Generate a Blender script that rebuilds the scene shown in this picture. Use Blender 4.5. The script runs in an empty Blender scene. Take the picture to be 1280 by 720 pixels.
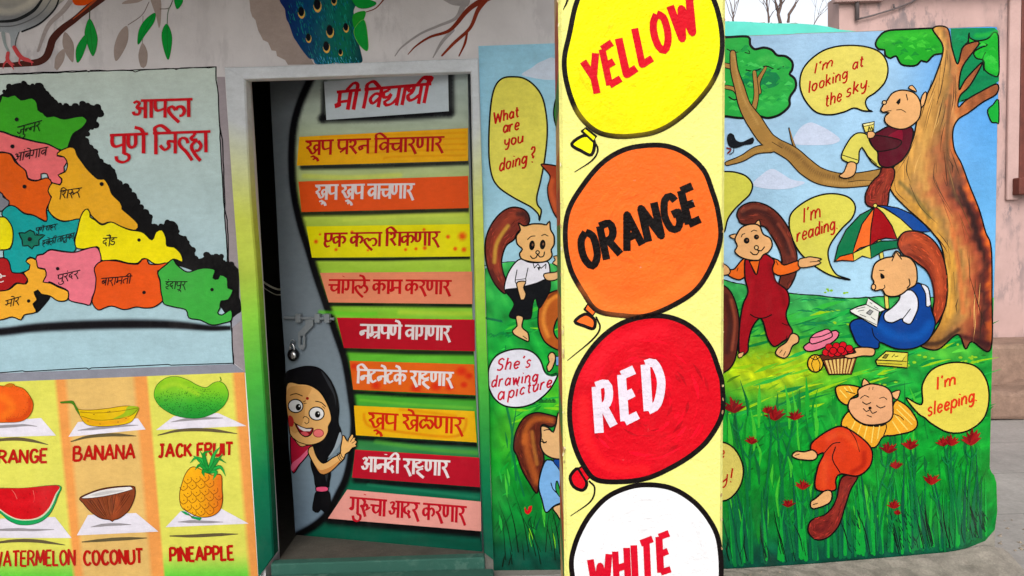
import bpy, math, random
from mathutils import Vector, Matrix
from mathutils.geometry import delaunay_2d_cdt
random.seed(7)
D = bpy.data
scene = bpy.context.scene
COL = scene.collection

# ------------------------------------------------------------------ camera, world, sun, exposure
FPX = 924.0
CAMZ = 1.51
cam_d = D.cameras.new('camera')
cam_d.sensor_width = 36.0
cam_d.lens = FPX / 1280 * 36.0
cam_d.clip_start = 0.02
cam_d.clip_end = 500
cam = D.objects.new('camera', cam_d)
COL.objects.link(cam)
cam.location = (0, 0, CAMZ)
CAMR = (Matrix.Rotation(math.radians(90 - 4.0), 3, 'X') @ Matrix.Rotation(math.radians(-1.8), 3, 'Z'))
cam.rotation_euler = CAMR.to_euler()
scene.camera = cam

SUN_EL, SUN_AZ = math.radians(40), math.radians(190)      # azimuth clockwise from +Y: behind the camera, hazy, slipping in under the porch roof
world = D.worlds.new('World')
scene.world = world
world.use_nodes = True
wn, wl = world.node_tree.nodes, world.node_tree.links
bg = wn['Background']
sky = wn.new('ShaderNodeTexSky')
sky.sky_type = 'NISHITA'
sky.sun_disc = False
sky.sun_elevation = SUN_EL
sky.sun_rotation = SUN_AZ
sky.air_density = 1.0
sky.dust_density = 4.0
sky.ozone_density = 1.0
hsv = wn.new('ShaderNodeHueSaturation')
hsv.inputs['Saturation'].default_value = 0.25
hsv.inputs['Value'].default_value = 1.35
wl.new(sky.outputs[0], hsv.inputs['Color'])
wl.new(hsv.outputs[0], bg.inputs[0])
bg.inputs[1].default_value = 0.15
sd = D.lights.new('sun', 'SUN')
sd.energy = 0.5
sd.angle = math.radians(22)
sd.color = (1.0, 0.96, 0.9)
sun = D.objects.new('sun', sd)
COL.objects.link(sun)
sdir = Vector((math.sin(SUN_AZ) * math.cos(SUN_EL), math.cos(SUN_AZ) * math.cos(SUN_EL), math.sin(SUN_EL)))
sun.rotation_euler = sdir.to_track_quat('Z', 'Y').to_euler()
sun.location = sdir * 30
vs = scene.view_settings
vs.view_transform = 'Standard'
vs.look = 'None'
vs.gamma = 1.0
vs.use_curve_mapping = False
vs.exposure = 0.4

# ------------------------------------------------------------------ tracing helpers
def ray(px, py):
    return CAMR @ Vector(((px - 640) / FPX, (360 - py) / FPX, -1.0))

class Plane:
    """A wall plane; pt(px, py, depth) = the point of the wall seen at that photo pixel, lifted off it by depth."""
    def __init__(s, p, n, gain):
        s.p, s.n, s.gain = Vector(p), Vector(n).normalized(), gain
    def pt(s, px, py, d=0.0):
        r = ray(px, py)
        o = Vector((0, 0, CAMZ))
        t = (s.p + s.n * d - o).dot(s.n) / r.dot(s.n)
        return o + r * t
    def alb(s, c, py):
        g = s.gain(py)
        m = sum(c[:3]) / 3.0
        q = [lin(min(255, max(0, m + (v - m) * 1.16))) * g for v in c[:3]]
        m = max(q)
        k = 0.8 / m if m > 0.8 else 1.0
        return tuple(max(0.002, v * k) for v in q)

def unproj(p):
    """photo pixel of a world point (used to lay traced outlines out on walls)"""
    q = CAMR.transposed() @ (Vector(p) - Vector((0, 0, CAMZ)))
    return (640 + FPX * q.x / -q.z, 360 - FPX * q.y / -q.z)

def lin(v):
    v = max(0.0, v / 255.0)
    return v / 12.92 if v <= 0.04045 else ((v + 0.055) / 1.055) ** 2.4

def P(s):
    return [tuple(float(a) for a in w.split(',')) for w in s.split()]

def Zoom(x0, y0, k):
    def f(s):
        return [(x0 + u * k, y0 + v * k) for u, v in P(s)]
    return f

def catmull(pts, closed, step=3.0):
    n = len(pts)
    out = []
    rng = n if closed else n - 1
    for i in range(rng):
        if closed:
            a, b, c, d = pts[i - 1], pts[i], pts[(i + 1) % n], pts[(i + 2) % n]
        else:
            b, c = pts[i], pts[i + 1]
            a = pts[i - 1] if i > 0 else (2 * b[0] - c[0], 2 * b[1] - c[1])
            d = pts[i + 2] if i + 2 < n else (2 * c[0] - b[0], 2 * c[1] - b[1])
        L = math.hypot(c[0] - b[0], c[1] - b[1])
        k = max(1, min(14, int(L / step + 0.5)))
        for j in range(k):
            t = j / k
            t2, t3 = t * t, t * t * t
            out.append(tuple(0.5 * (2 * b[m] + (c[m] - a[m]) * t + (2 * a[m] - 5 * b[m] + 4 * c[m] - d[m]) * t2
                                    + (3 * b[m] - a[m] - 3 * c[m] + d[m]) * t3) for m in range(len(b))))
    if not closed:
        out.append(tuple(pts[-1]))
    return out

def ellipse(cx, cy, rx, ry, rot=0.0, n=18):
    c, s = math.cos(rot), math.sin(rot)
    return [(cx + rx * math.cos(t) * c - ry * math.sin(t) * s, cy + rx * math.cos(t) * s + ry * math.sin(t) * c)
            for t in [2 * math.pi * i / n for i in range(n)]]

def jag(pts, amp, step):
    """a closed outline with a hand painted ragged edge"""
    out = []
    n = len(pts)
    for i in range(n):
        a, b = pts[i], pts[(i + 1) % n]
        L = math.hypot(b[0] - a[0], b[1] - a[1])
        k = max(1, int(L / step))
        nx, ny = (-(b[1] - a[1]) / (L + 1e-9), (b[0] - a[0]) / (L + 1e-9))
        for j in range(k):
            t = j / k
            q = random.uniform(-amp, amp) if j else 0
            out.append((a[0] + (b[0] - a[0]) * t + nx * q, a[1] + (b[1] - a[1]) * t + ny * q))
    return out

def stops(t, st):
    if t <= st[0][0]:
        return st[0][1]
    for (a, ca), (b, cb) in zip(st, st[1:]):
        if t <= b:
            k = (t - a) / (b - a)
            return tuple(x + (y - x) * k for x, y in zip(ca, cb))
    return st[-1][1]

# ------------------------------------------------------------------ lettering (hand drawn strokes)
LAT = {
 'A': (.62, "0,0 .31,1 .62,0|.12,.34 .5,.34"), 'B': (.55, "0,0 0,1|~0,1 .33,.97 .42,.77 .3,.56 0,.54|~.1,.54 .46,.47 .52,.25 .4,.03 0,0"),
 'C': (.55, "~.54,.8 .4,.98 .17,.92 .03,.5 .17,.08 .4,.02 .55,.2"), 'D': (.55, "0,0 0,1|~0,1 .33,.94 .54,.5 .33,.06 0,0"),
 'E': (.46, "0,0 0,1|0,1 .46,1|0,.52 .38,.52|0,0 .48,0"), 'F': (.45, "0,0 0,1|0,1 .46,1|0,.52 .38,.52"),
 'G': (.58, "~.54,.8 .4,.98 .17,.92 .03,.5 .17,.08 .4,.02 .54,.16|.55,.1 .56,.45 .32,.45"), 'H': (.52, "0,0 0,1|.52,0 .52,1|0,.52 .52,.52"),
 'I': (.06, ".03,0 .03,1"), 'J': (.42, "~.3,1 .3,.25 .18,.02 0,.12|.1,1 .46,1"), 'K': (.5, "0,0 0,1|.46,1 .02,.45|.15,.58 .5,0"),
 'L': (.42, "0,1 0,0 .44,0"), 'M': (.7, "0,0 .07,1 .35,.25 .63,1 .7,0"), 'N': (.52, "0,0 0,1 .52,0 .52,1"),
 'O': (.6, "~.3,1 .08,.82 .02,.5 .08,.18 .3,0 .52,.18 .58,.5 .52,.82 .3,1"), 'P': (.5, "0,0 0,1|~0,1 .36,.97 .48,.74 .34,.5 0,.47"),
 'R': (.54, "0,0 0,1|~0,1 .36,.97 .46,.76 .34,.54 0,.5|.22,.5 .54,0"), 'S': (.5, "~.46,.85 .28,.98 .06,.85 .1,.6 .4,.45 .46,.2 .28,.02 .02,.12"),
 'T': (.55, ".27,0 .27,1|0,1 .56,1"), 'U': (.52, "~0,1 0,.3 .1,.05 .26,0 .42,.05 .52,.3 .52,1"), 'W': (.86, "0,1 .2,0 .43,.75 .66,0 .86,1"),
 'Y': (.55, "0,1 .27,.45 .56,1|.27,.45 .27,0"),
 'a': (.44, "~.42,.45 .24,.62 .05,.45 .04,.15 .2,.02 .42,.28|.43,.62 .43,0"), 'c': (.4, "~.4,.5 .24,.62 .06,.48 .04,.18 .2,.02 .4,.14"),
 'd': (.44, "~.42,.45 .24,.62 .05,.45 .04,.15 .2,.02 .42,.28|.43,1 .43,0"), 'e': (.42, "~.05,.3 .4,.36 .36,.56 .2,.63 .05,.45 .04,.18 .2,.01 .42,.14"),
 'g': (.44, "~.42,.45 .24,.62 .05,.45 .04,.18 .2,.06 .42,.3|~.43,.62 .43,-.1 .28,-.3 .06,-.22"), 'h': (.4, "0,1 0,0|~0,.38 .2,.62 .37,.5 .38,0"),
 'i': (.08, ".03,.6 .03,0|.03,.84 .05,.9"), 'k': (.4, "0,1 0,0|.36,.62 .02,.28|.12,.36 .4,0"), 'l': (.08, ".03,1 .03,0"),
 'm': (.62, "0,.62 0,0|~0,.38 .15,.62 .29,.5 .3,0|~.3,.38 .45,.62 .6,.5 .61,0"), 'n': (.4, "0,.62 0,0|~0,.38 .2,.62 .37,.5 .38,0"),
 'o': (.46, "~.23,.62 .06,.5 .03,.3 .08,.1 .23,.01 .38,.1 .43,.3 .4,.5 .23,.62"), 'p': (.44, "0,.62 0,-.35|~0,.4 .2,.62 .42,.48 .42,.16 .24,.01 0,.2"),
 'r': (.3, "0,.62 0,0|~0,.36 .12,.58 .3,.58"), 's': (.38, "~.36,.52 .2,.63 .05,.5 .12,.36 .32,.26 .34,.1 .18,0 .01,.08"),
 't': (.32, "~.14,.9 .14,.15 .22,.01 .32,.06|0,.62 .32,.62"), 'u': (.42, "~0,.62 0,.2 .12,.01 .28,.05 .4,.3|.41,.62 .41,0"),
 'w': (.58, "0,.62 .13,0 .29,.5 .44,0 .58,.62"), 'y': (.42, "~0,.62 .02,.25 .2,.1 .4,.3|~.42,.62 .4,-.05 .28,-.3 .08,-.28"),
 "'": (.06, ".05,1 .0,.8"), '.': (.06, ".0,.02 .04,.06"), '?': (.4, "~.04,.8 .14,.97 .34,.92 .34,.7 .12,.5 .2,.4 .3,.36 .2,.25|.16,.0 .19,.05"),
 '!': (.08, ".06,1 .02,.3|.0,.0 .02,.05"), ' ': (.32, ""), '_': (.1, ""),
}
# Devanagari: headline at 1, foot at 0; third value = where a mark above or below hangs
DEV = {
 'k': (.92, "L.46,1 .46,0|~.46,.62 .3,.74 .1,.66 .06,.42 .2,.28 .46,.52|~.46,.6 .66,.76 .84,.62 .82,.4 .68,.26", .46),
 'kh': (1.0, "~.06,.92 .26,.92 .34,.72 .06,.54|~.06,.54 .24,.46 .4,.16 .56,.16 .7,.34|~.88,.66 .66,.7 .56,.5 .7,.36 .9,.52|L.9,1 .9,0", .7),
 'g': (.74, "~.26,1 .28,.5 .2,.28 .05,.38|L.64,1 .64,0", .64),
 'ch': (.84, "-.02,.64 .74,.64|~.24,.64 .22,.36 .4,.2 .6,.3 .74,.5|L.74,1 .74,0", .74),
 'j': (.86, "~.76,.58 .42,.6 .46,.34 .26,.2 .06,.42|L.76,1 .76,0", .76),
 'T': (.58, "L.34,1 .34,.8|~.34,.8 .1,.68 .06,.36 .26,.14 .52,.28", .34),
 'D': (.58, "L.34,1 .34,.82|~.34,.82 .08,.72 .18,.54 .46,.5 .5,.26 .28,.1 .06,.26", .34),
 'N': (.86, "~.1,1 .1,.48 .24,.32 .4,.48 .4,1|L.76,1 .76,0", .76),
 't': (.76, "~.66,.68 .32,.66 .1,.44 .16,.2 .26,.1|L.66,1 .66,0", .66),
 'th': (.84, "~.28,.78 .12,.72 .06,.88 .2,.98 .34,.88 .28,.62 .12,.46 .24,.24 .5,.28 .74,.5|L.74,1 .74,0", .74),
 'd': (.58, "L.36,1 .36,.8|~.36,.8 .1,.68 .1,.4 .34,.3 .44,.44 .3,.5|.32,.32 .5,.02", .36),
 'n': (.74, "~.64,.56 .26,.56 .08,.46 .14,.28 .3,.38 .2,.56|L.64,1 .64,0", .64),
 'p': (.74, "~.12,1 .12,.58 .26,.4 .64,.52|L.64,1 .64,0", .64),
 'b': (.72, "~.62,.66 .34,.72 .12,.5 .3,.26 .62,.52|.22,.5 .5,.5|L.62,1 .62,0", .62),
 'bh': (.84, "~.1,.92 .24,.98 .3,.84 .28,.4 .14,.32 .1,.46|.28,.5 .74,.5|L.74,1 .74,0", .74),
 'm': (.84, "~.18,1 .2,.42 .08,.34 .12,.2 .28,.3 .24,.44 .72,.48|L.74,1 .74,0", .74),
 'y': (.78, "~.12,.98 .28,.82 .12,.56 .28,.34 .68,.56|L.68,1 .68,0", .68),
 'r': (.58, "~.26,1 .42,.84 .34,.62 .08,.54|~.1,.56 .28,.44 .58,-.14", .34),
 'l': (1.02, "~.64,-.26 .3,.06 .1,.35 .12,.54 .3,.6 .46,.4|~.46,.42 .6,.58 .82,.56 .92,.34 .8,.12 .66,.1|L.7,1 .7,.62", .7),
 'lA': (.94, "~.64,-.28 .3,.06 .1,.35 .12,.54 .3,.6 .46,.4|~.46,.42 .6,.58 .82,.56 .92,.34 .8,.1 .64,.08", .5),
 'L': (.9, "L.46,1 .46,.72|~.46,.7 .24,.76 .08,.5 .24,.24 .46,.48 .66,.24 .84,.5 .68,.74 .46,.7", .46),
 'v': (.72, "~.62,.66 .34,.72 .12,.48 .3,.24 .62,.52|L.62,1 .62,0", .62),
 'sh': (.84, "~.1,.82 .18,.98 .36,.92 .36,.66 .14,.5 .08,.6|.16,.5 .46,.06|L.74,1 .74,0", .74),
 'h': (.72, "L.36,1 .36,.82|~.36,.82 .1,.74 .1,.54 .34,.48 .62,.62|~.6,.42 .36,.36 .18,.2 .36,.02 .66,-.2", .36),
 's': (.84, "~.26,1 .42,.84 .34,.62 .08,.54|.1,.56 .46,.06|.34,.5 .74,.5|L.74,1 .74,0", .74),
 'A': (1.06, "~.04,.86 .2,.96 .34,.84 .2,.62 .38,.46 .28,.22 .08,.24 .02,.4|.22,.6 .66,.54|L.66,1 .66,0|L.96,1 .96,0", .96),
 'E': (.64, "~.12,1 .12,.56 .26,.44 .5,.54 .54,1|~.14,.52 .08,.26 .22,.04 .44,.1", .3),
 'I': (.6, "L.34,1 .34,.86|~.34,.86 .1,.76 .2,.6 .46,.56 .42,.3 .14,.28 .22,.1 .5,-.04", .34),
 # half letters and ligatures
 'sh_': (.62, "~.1,.78 .2,.96 .42,.9 .42,.66 .2,.48 .1,.6|.2,.5 .54,.02", .3),
 'lhaa': (1.4, "~.46,.48 .4,.68 .22,.74 .08,.58 .14,.36 .4,.04 .66,-.36|L.78,1 .78,.86|~.78,.86 .62,.74 .68,.62 .92,.64|~.92,.62 .68,.44 .64,.24 .82,-.1 1.06,-.4|~.94,.56 1.08,.34 .94,.1 .8,.12|L1.3,1 1.3,0", 1.3),
 'n_': (.5, "~.5,.56 .26,.56 .08,.46 .14,.28 .3,.38 .2,.56", .3),
 'l_': (.62, "~.5,-.12 .24,.08 .06,.34 .14,.6 .32,.62 .44,.42", .3),
 'pr': (.74, "~.12,1 .12,.58 .26,.4 .64,.52|.58,.42 .2,.14|L.64,1 .64,0", .64),
 'mr': (.84, "~.18,1 .2,.42 .08,.34 .12,.2 .28,.3 .24,.44 .72,.48|.7,.34 .34,.08|L.74,1 .74,0", .74),
 'dy': (.94, "L.3,1 .3,.86|~.3,.86 .06,.74 .1,.52 .3,.5 .46,.66|~.46,.66 .36,.38 .18,.26 .32,.08 .6,.16 .84,.46|L.84,1 .84,0", .84),
 'ruu': (.86, "~.26,1 .42,.84 .34,.62 .08,.54|~.1,.56 .26,.44 .5,-.1|~.34,.5 .54,.66 .62,.42 .5,.3 .84,.5", .4),
 # vowel marks: aa ii after the letter, i before it; the others hang on the last anchor
 'aa': (.3, "L.2,1 .2,0", .2), 'ii': (.3, "L.2,1 .2,0|~.2,1 .2,1.28 -.04,1.38 -.34,1.04", .2),
 'i': (.28, "L.14,1 .14,0|~.14,1 .1,1.26 .4,1.38 .78,1.04", .14), 'oo': (.3, "L.2,1 .2,0|~.2,1.02 .1,1.28 -.2,1.38", .2),
 'au': (.3, "L.2,1 .2,0|~.2,1.02 .1,1.28 -.2,1.36|~.2,1.02 .24,1.26 .06,1.42", .2),
 ' ': (.34, "", 0),
}
DEVM = {'e': "~0,1.02 -.1,1.26 -.38,1.36", 'u': "~-.02,.02 .2,-.06 .2,-.3 -.06,-.44 -.3,-.32 -.36,-.1", 'uu': "~-.34,-.12 -.16,-.06 -.06,-.2 -.2,-.3|~-.1,-.12 .08,-.24 .16,-.42",
        'M': ".0,1.24 .02,1.3", 'R': "~.0,1.02 .16,1.3 -.08,1.38 -.16,1.24"}

def strokes_of(s):
    for part in s.split('|'):
        if not part:
            continue
        smooth = part[0] == '~'
        q = part[1:] if part[0] in '~L' else part
        yield smooth, P(q)

def layout_latin(text, gap=.2):
    x, out = 0.0, []
    for ch in text:
        w, s = LAT[ch]
        for sm, pts in strokes_of(s):
            out.append((sm, [(a + x, b) for a, b in pts]))
        x += w + (gap if ch not in ' ' else 0)
    return out, x - gap

def layout_dev(text):
    """tokens split by blanks, '/' = space between words"""
    x, out, anchor, w0 = 0.0, [], 0.0, 0.0
    heads = []
    off = {}
    for tok in text.split():
        if tok == '/':
            heads.append((w0, x))
            x += .3
            w0 = x
            continue
        if tok in DEVM:
            for sm, pts in strokes_of(DEVM[tok]):
                out.append((sm, [(a + anchor, b) for a, b in pts]))
            continue
        w, s, an = DEV[tok]
        if tok == 'A':
            off[x] = .42
        for sm, pts in strokes_of(s):
            out.append((sm, [(a + x, b) for a, b in pts]))
        anchor = x + an
        x += w
    heads.append((w0, x))
    for a, b in heads:
        out.append((False, [(a + off.get(a, 0), 1.0), (b + .1, 1.0)]))
    return out, x

# ------------------------------------------------------------------ painted sheets
def inside(p, x, y):
    c = False
    x1, y1 = p[-1]
    for x2, y2 in p:
        if (y1 > y) != (y2 > y) and x < (x2 - x1) * (y - y1) / (y2 - y1) + x1:
            c = not c
        x1, y1 = x2, y2
    return c

def flatten(polys, extra=()):
    """one triangulation of overlapping outlines; each triangle belongs to the last outline that holds its middle"""
    v2, es = [], []
    for pts in polys:
        k, n = len(v2), len(pts)
        v2 += [Vector(p[:2]) for p in pts]
        es += [(k + i, k + (i + 1) % n) for i in range(n)]
    v2 += [Vector(p) for p in extra]
    ov, _, of, _, _, _ = delaunay_2d_cdt(v2, es, [], 0, 1e-4)
    ov = [(p[0], p[1]) for p in ov]
    CELL = 6.0
    big, cells = [], {}
    boxes = []
    for k, p in enumerate(polys):
        xs, ys = [q[0] for q in p], [q[1] for q in p]
        bx = (min(xs), max(xs), min(ys), max(ys))
        boxes.append(bx)
        if (bx[1] - bx[0]) * (bx[3] - bx[2]) > 900:
            big.append(k)
        else:
            for i in range(int(bx[0] // CELL), int(bx[1] // CELL) + 1):
                for j in range(int(bx[2] // CELL), int(bx[3] // CELL) + 1):
                    cells.setdefault((i, j), []).append(k)
    tri, top = [], []
    for f in of:
        (ax, ay), (bx, by), (cx, cy) = (ov[i] for i in f)
        ar = (bx - ax) * (cy - ay) - (by - ay) * (cx - ax)
        if abs(ar) < 1e-7:
            continue
        x, y = (ax + bx + cx) / 3, (ay + by + cy) / 3
        cand = sorted(cells.get((int(x // CELL), int(y // CELL)), []) + big, reverse=True)
        for k in cand:
            q = boxes[k]
            if q[0] <= x <= q[1] and q[2] <= y <= q[3] and inside(polys[k], x, y):
                tri.append(list(reversed(f)) if ar > 0 else list(f))
                top.append(k)
                break
    return ov, tri, top

BLACK = (9, 8, 10)
STEP = 0.00022

class Sheet:
    """Paint on a wall: traced polygons and brush strokes, flattened into one gap free sheet (the topmost paint wins)."""
    def __init__(s, plane):
        s.pl, s.faces, s.softs = plane, [], []
    def fill(s, pts, col, smooth=True, edge=0.0, ecol=BLACK, step=3.0):
        if smooth:
            pts = catmull(pts, True, step)
        s.faces.append((list(pts), col))
        if edge:
            s.line(list(pts) + [pts[0]], edge * 1.22, ecol, smooth=False, corners=False)
        return s
    def line(s, pts, w, col=BLACK, smooth=True, taper=None, corners=True, nib=None, flat=False, wob=0.0, step=3.0):
        raw = pts
        if smooth and len(pts) > 2:
            pts = catmull(pts, False, step)
        q = [pts[0]]
        for p in pts[1:]:
            if math.hypot(p[0] - q[-1][0], p[1] - q[-1][1]) > 0.05:
                q.append(p)
        pts = q
        n = len(pts)
        if n < 2:
            return s
        if corners and not smooth and n > 2 and not taper:
            for i in range(n - 1):
                s.line([pts[i], pts[i + 1]], w, col, smooth=False, nib=nib, flat=flat)
                if i:
                    s.faces.append((ellipse(pts[i][0] + .003, pts[i][1] + .001, w * .46, w * .46, .2, 8), col))
            return s
        L, R = [], []
        for i in range(n):
            a, b = pts[max(0, i - 1)], pts[min(n - 1, i + 1)]
            dx, dy = b[0] - a[0], b[1] - a[1]
            l = math.hypot(dx, dy) + 1e-9
            dx, dy = dx / l, dy / l
            hw = w / 2
            if taper:
                t = i / (n - 1)
                k = len(taper) - 1
                j = min(k - 1, int(t * k))
                hw *= taper[j] + (taper[j + 1] - taper[j]) * (t * k - j)
            if nib:
                hw *= nib[0] + (1 - nib[0]) * abs(math.sin(math.atan2(dy, dx) - nib[1]))
            if wob:
                hw *= 1 + random.uniform(-wob, wob)
            L.append((pts[i][0] - dy * hw, pts[i][1] + dx * hw))
            R.append((pts[i][0] + dy * hw, pts[i][1] - dx * hw))
        for i in range(n - 1):
            s.faces.append(([L[i], L[i + 1], R[i + 1], R[i]], col))
        if not flat:
            for i in (0, n - 1):
                r = math.hypot(L[i][0] - R[i][0], L[i][1] - R[i][1]) / 2
                if r > 0.25:
                    s.faces.append((ellipse(pts[i][0] + .003, pts[i][1] + .002, r * .98, r * .98, .3, 8), col))
        return s
    def tube(s, pts, w, col, edge=1.4, taper=None, ecol=BLACK):
        s.line(pts, w + 2 * edge, ecol, taper=taper)
        s.line(pts, w, col, taper=taper)
        return s
    def text(s, kind, text, p0, p1, h, w, col, up=None, nib=None, flat=False, jit=0.012, gap=.2):
        """write text so that its base line (Latin) or head line (Devanagari) runs from p0 to p1"""
        st, width = layout_dev(text) if kind == 'dev' else layout_latin(text, gap)
        ux, uy = (p1[0] - p0[0]) / width, (p1[1] - p0[1]) / width
        if up is None:
            up = (0.0, -h)
        for sm, pts in st:
            q = []
            for a, b in pts:
                a += random.uniform(-jit, jit)
                b += random.uniform(-jit, jit)
                if kind == 'dev':
                    b -= 1.0
                q.append((p0[0] + ux * a + up[0] * b, p0[1] + uy * a + up[1] * b))
            s.line(q, w * random.uniform(.93, 1.07), col, smooth=sm, nib=nib, flat=flat, step=max(1.6, h * .09))
        return s
    def soft(s, pts, w, col, a=1.0, taper=None, smooth=True, ay=None):
        """an airbrushed stroke with feathered edges"""
        s.softs.append((pts, w, col, a, taper, smooth))
        return s
    def blob(s, x, y, rx, ry, col, a=1.0):
        """a sprayed spot fading outwards"""
        s.softs.append((None, (x, y, rx, ry), col, a, None, False))
        return s
    def _prep(s):
        out = []
        for pts, w, col, a, taper, sm in s.softs:
            if pts is None:
                x, y, rx, ry = w
                out.append((None, w, col, a, (x - rx, x + rx, y - ry, y + ry)))
                continue
            q = catmull(pts, False, 6.0) if sm and len(pts) > 2 else list(pts)
            n = len(q)
            hw = []
            for i in range(n):
                t = i / (n - 1)
                k = 1.0
                if taper:
                    kk = len(taper) - 1
                    j = min(kk - 1, int(t * kk))
                    k = taper[j] + (taper[j + 1] - taper[j]) * (t * kk - j)
                hw.append(max(.3, w / 2 * k))
            m = max(hw)
            xs, ys = [p[0] for p in q], [p[1] for p in q]
            out.append((q, hw, col, a, (min(xs) - m, max(xs) + m, min(ys) - m, max(ys) + m)))
        return out
    @staticmethod
    def _alpha(o, x, y):
        q, hw, col, a, b = o
        if not (b[0] <= x <= b[1] and b[2] <= y <= b[3]):
            return 0.0
        if q is None:
            d = math.hypot((x - hw[0]) / hw[2], (y - hw[1]) / hw[3])
        else:
            d = 9.0
            n = len(q)
            for i in range(n - 1):
                x1, y1 = q[i]
                dx, dy = q[i + 1][0] - x1, q[i + 1][1] - y1
                t = min(1.0, max(0.0, ((x - x1) * dx + (y - y1) * dy) / (dx * dx + dy * dy + 1e-9)))
                e = math.hypot(x - x1 - dx * t, y - y1 - dy * t) / (hw[i] + (hw[i + 1] - hw[i]) * t)
                if e < d:
                    d = e
        if d >= 1:
            return 0.0
        k = 1 - d * d
        return a * k * k * (1.15 if k * k < .85 else 1.0) if a * k * k * 1.15 < 1 else 1.0
    def build(s, name, parent, d, label=None, mat=None, extra=None):
        V, F, C, MI = [], [], [], []
        pl = s.pl
        if s.faces:
            more = []
            softs = s._prep()
            for pts, c in s.faces:
                if callable(c):
                    xs, ys = [p[0] for p in pts], [p[1] for p in pts]
                    g = 5.0
                    more += [(x * g + .013, y * g + .017) for x in range(int(min(xs) / g), int(max(xs) / g) + 1) for y in range(int(min(ys) / g), int(max(ys) / g) + 1) if inside(pts, x * g, y * g)]
            seen = set()
            for o in softs:
                b = o[4]
                g = max(1.3, min(3.0, min(b[1] - b[0], b[3] - b[2]) / 5, (min(o[1]) * 2 / 4.5 if o[0] else 9)))
                g = 1.3 if g < 1.8 else (2.0 if g < 2.6 else 3.0)
                big = (b[0] - 2, b[1] + 2, b[2] - 2, b[3] + 2)
                for x in range(int(b[0] / g) - 1, int(b[1] / g) + 2):
                    for y in range(int(b[2] / g) - 1, int(b[3] / g) + 2):
                        p = (x * g + .011, y * g + .019)
                        if p not in seen and (s._alpha(o, *p) > 0 or s._alpha(o, p[0] + g, p[1]) > 0 or s._alpha(o, p[0], p[1] + g) > 0 or s._alpha(o, p[0] - g, p[1]) > 0 or s._alpha(o, p[0], p[1] - g) > 0):
                            seen.add(p)
            more += list(seen)
            ov, of, top = flatten([f[0] for f in s.faces], more)
            V += [pl.pt(p[0], p[1], d * STEP) for p in ov]
            al = {}
            for f, k in zip(of, top):
                col = s.faces[k][1]
                F.append(f)
                MI.append(0)
                for i in f:
                    x, y = ov[i]
                    c = col(x, y) if callable(col) else col
                    if softs:
                        if i not in al:
                            al[i] = [(o[2], q) for o in softs for q in (s._alpha(o, x, y),) if q > 0]
                        for sc, q in al[i]:
                            c = tuple(u + (v - u) * q for u, v in zip(c, sc))
                    C.append((*pl.alb(c, y), 1.0))
        for grid, colf, dd in extra or ():
            gv = [[pl.pt(x, y, (d + dd) * STEP) for x, y in row] for row in grid]
            k = len(V)
            nx = len(grid[0])
            for row in gv:
                V += row
            for j in range(len(grid) - 1):
                for i in range(nx - 1):
                    quad = [(j, i), (j + 1, i), (j + 1, i + 1), (j, i + 1)]
                    F.append([k + a * nx + b for a, b in quad])
                    MI.append(0)
                    for a, b in quad:
                        x, y = grid[a][b]
                        C.append((*pl.alb(colf(x, y), y), 1.0))
        return mesh(name, V, F, parent, [mat or M['paint']], C, MI, label)

def mesh(name, V, F, parent=None, mats=(), C=None, MI=None, label=None, smooth=False):
    """one mesh object; vertices come in world space, stored relative to the thing's base"""
    off = base_of(parent)
    me = D.meshes.new(name)
    me.from_pydata([tuple(Vector(v) - off) for v in V], [], F)
    for m in mats:
        me.materials.append(m)
    if C:
        at = me.color_attributes.new('Col', 'FLOAT_COLOR', 'CORNER')
        at.data.foreach_set('color', [x for c in C for x in c])
    if MI:
        me.polygons.foreach_set('material_index', MI)
    if smooth:
        me.polygons.foreach_set('use_smooth', [True] * len(me.polygons))
    me.update()
    o = D.objects.new(name, me)
    COL.objects.link(o)
    if parent:
        o.parent = parent
    if label:
        o['label'] = label
    return o

def base_of(o):
    v = Vector((0, 0, 0))
    while o is not None:
        v = v + Vector(o.location)
        o = o.parent
    return v

def thing(name, loc, label, cat, group=None):
    o = D.objects.new(name, None)
    COL.objects.link(o)
    o.empty_display_size = .1
    o.location = loc
    o['label'], o['category'], o['kind'] = label, cat, 'thing'
    if group:
        o['group'] = group
    return o

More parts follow.
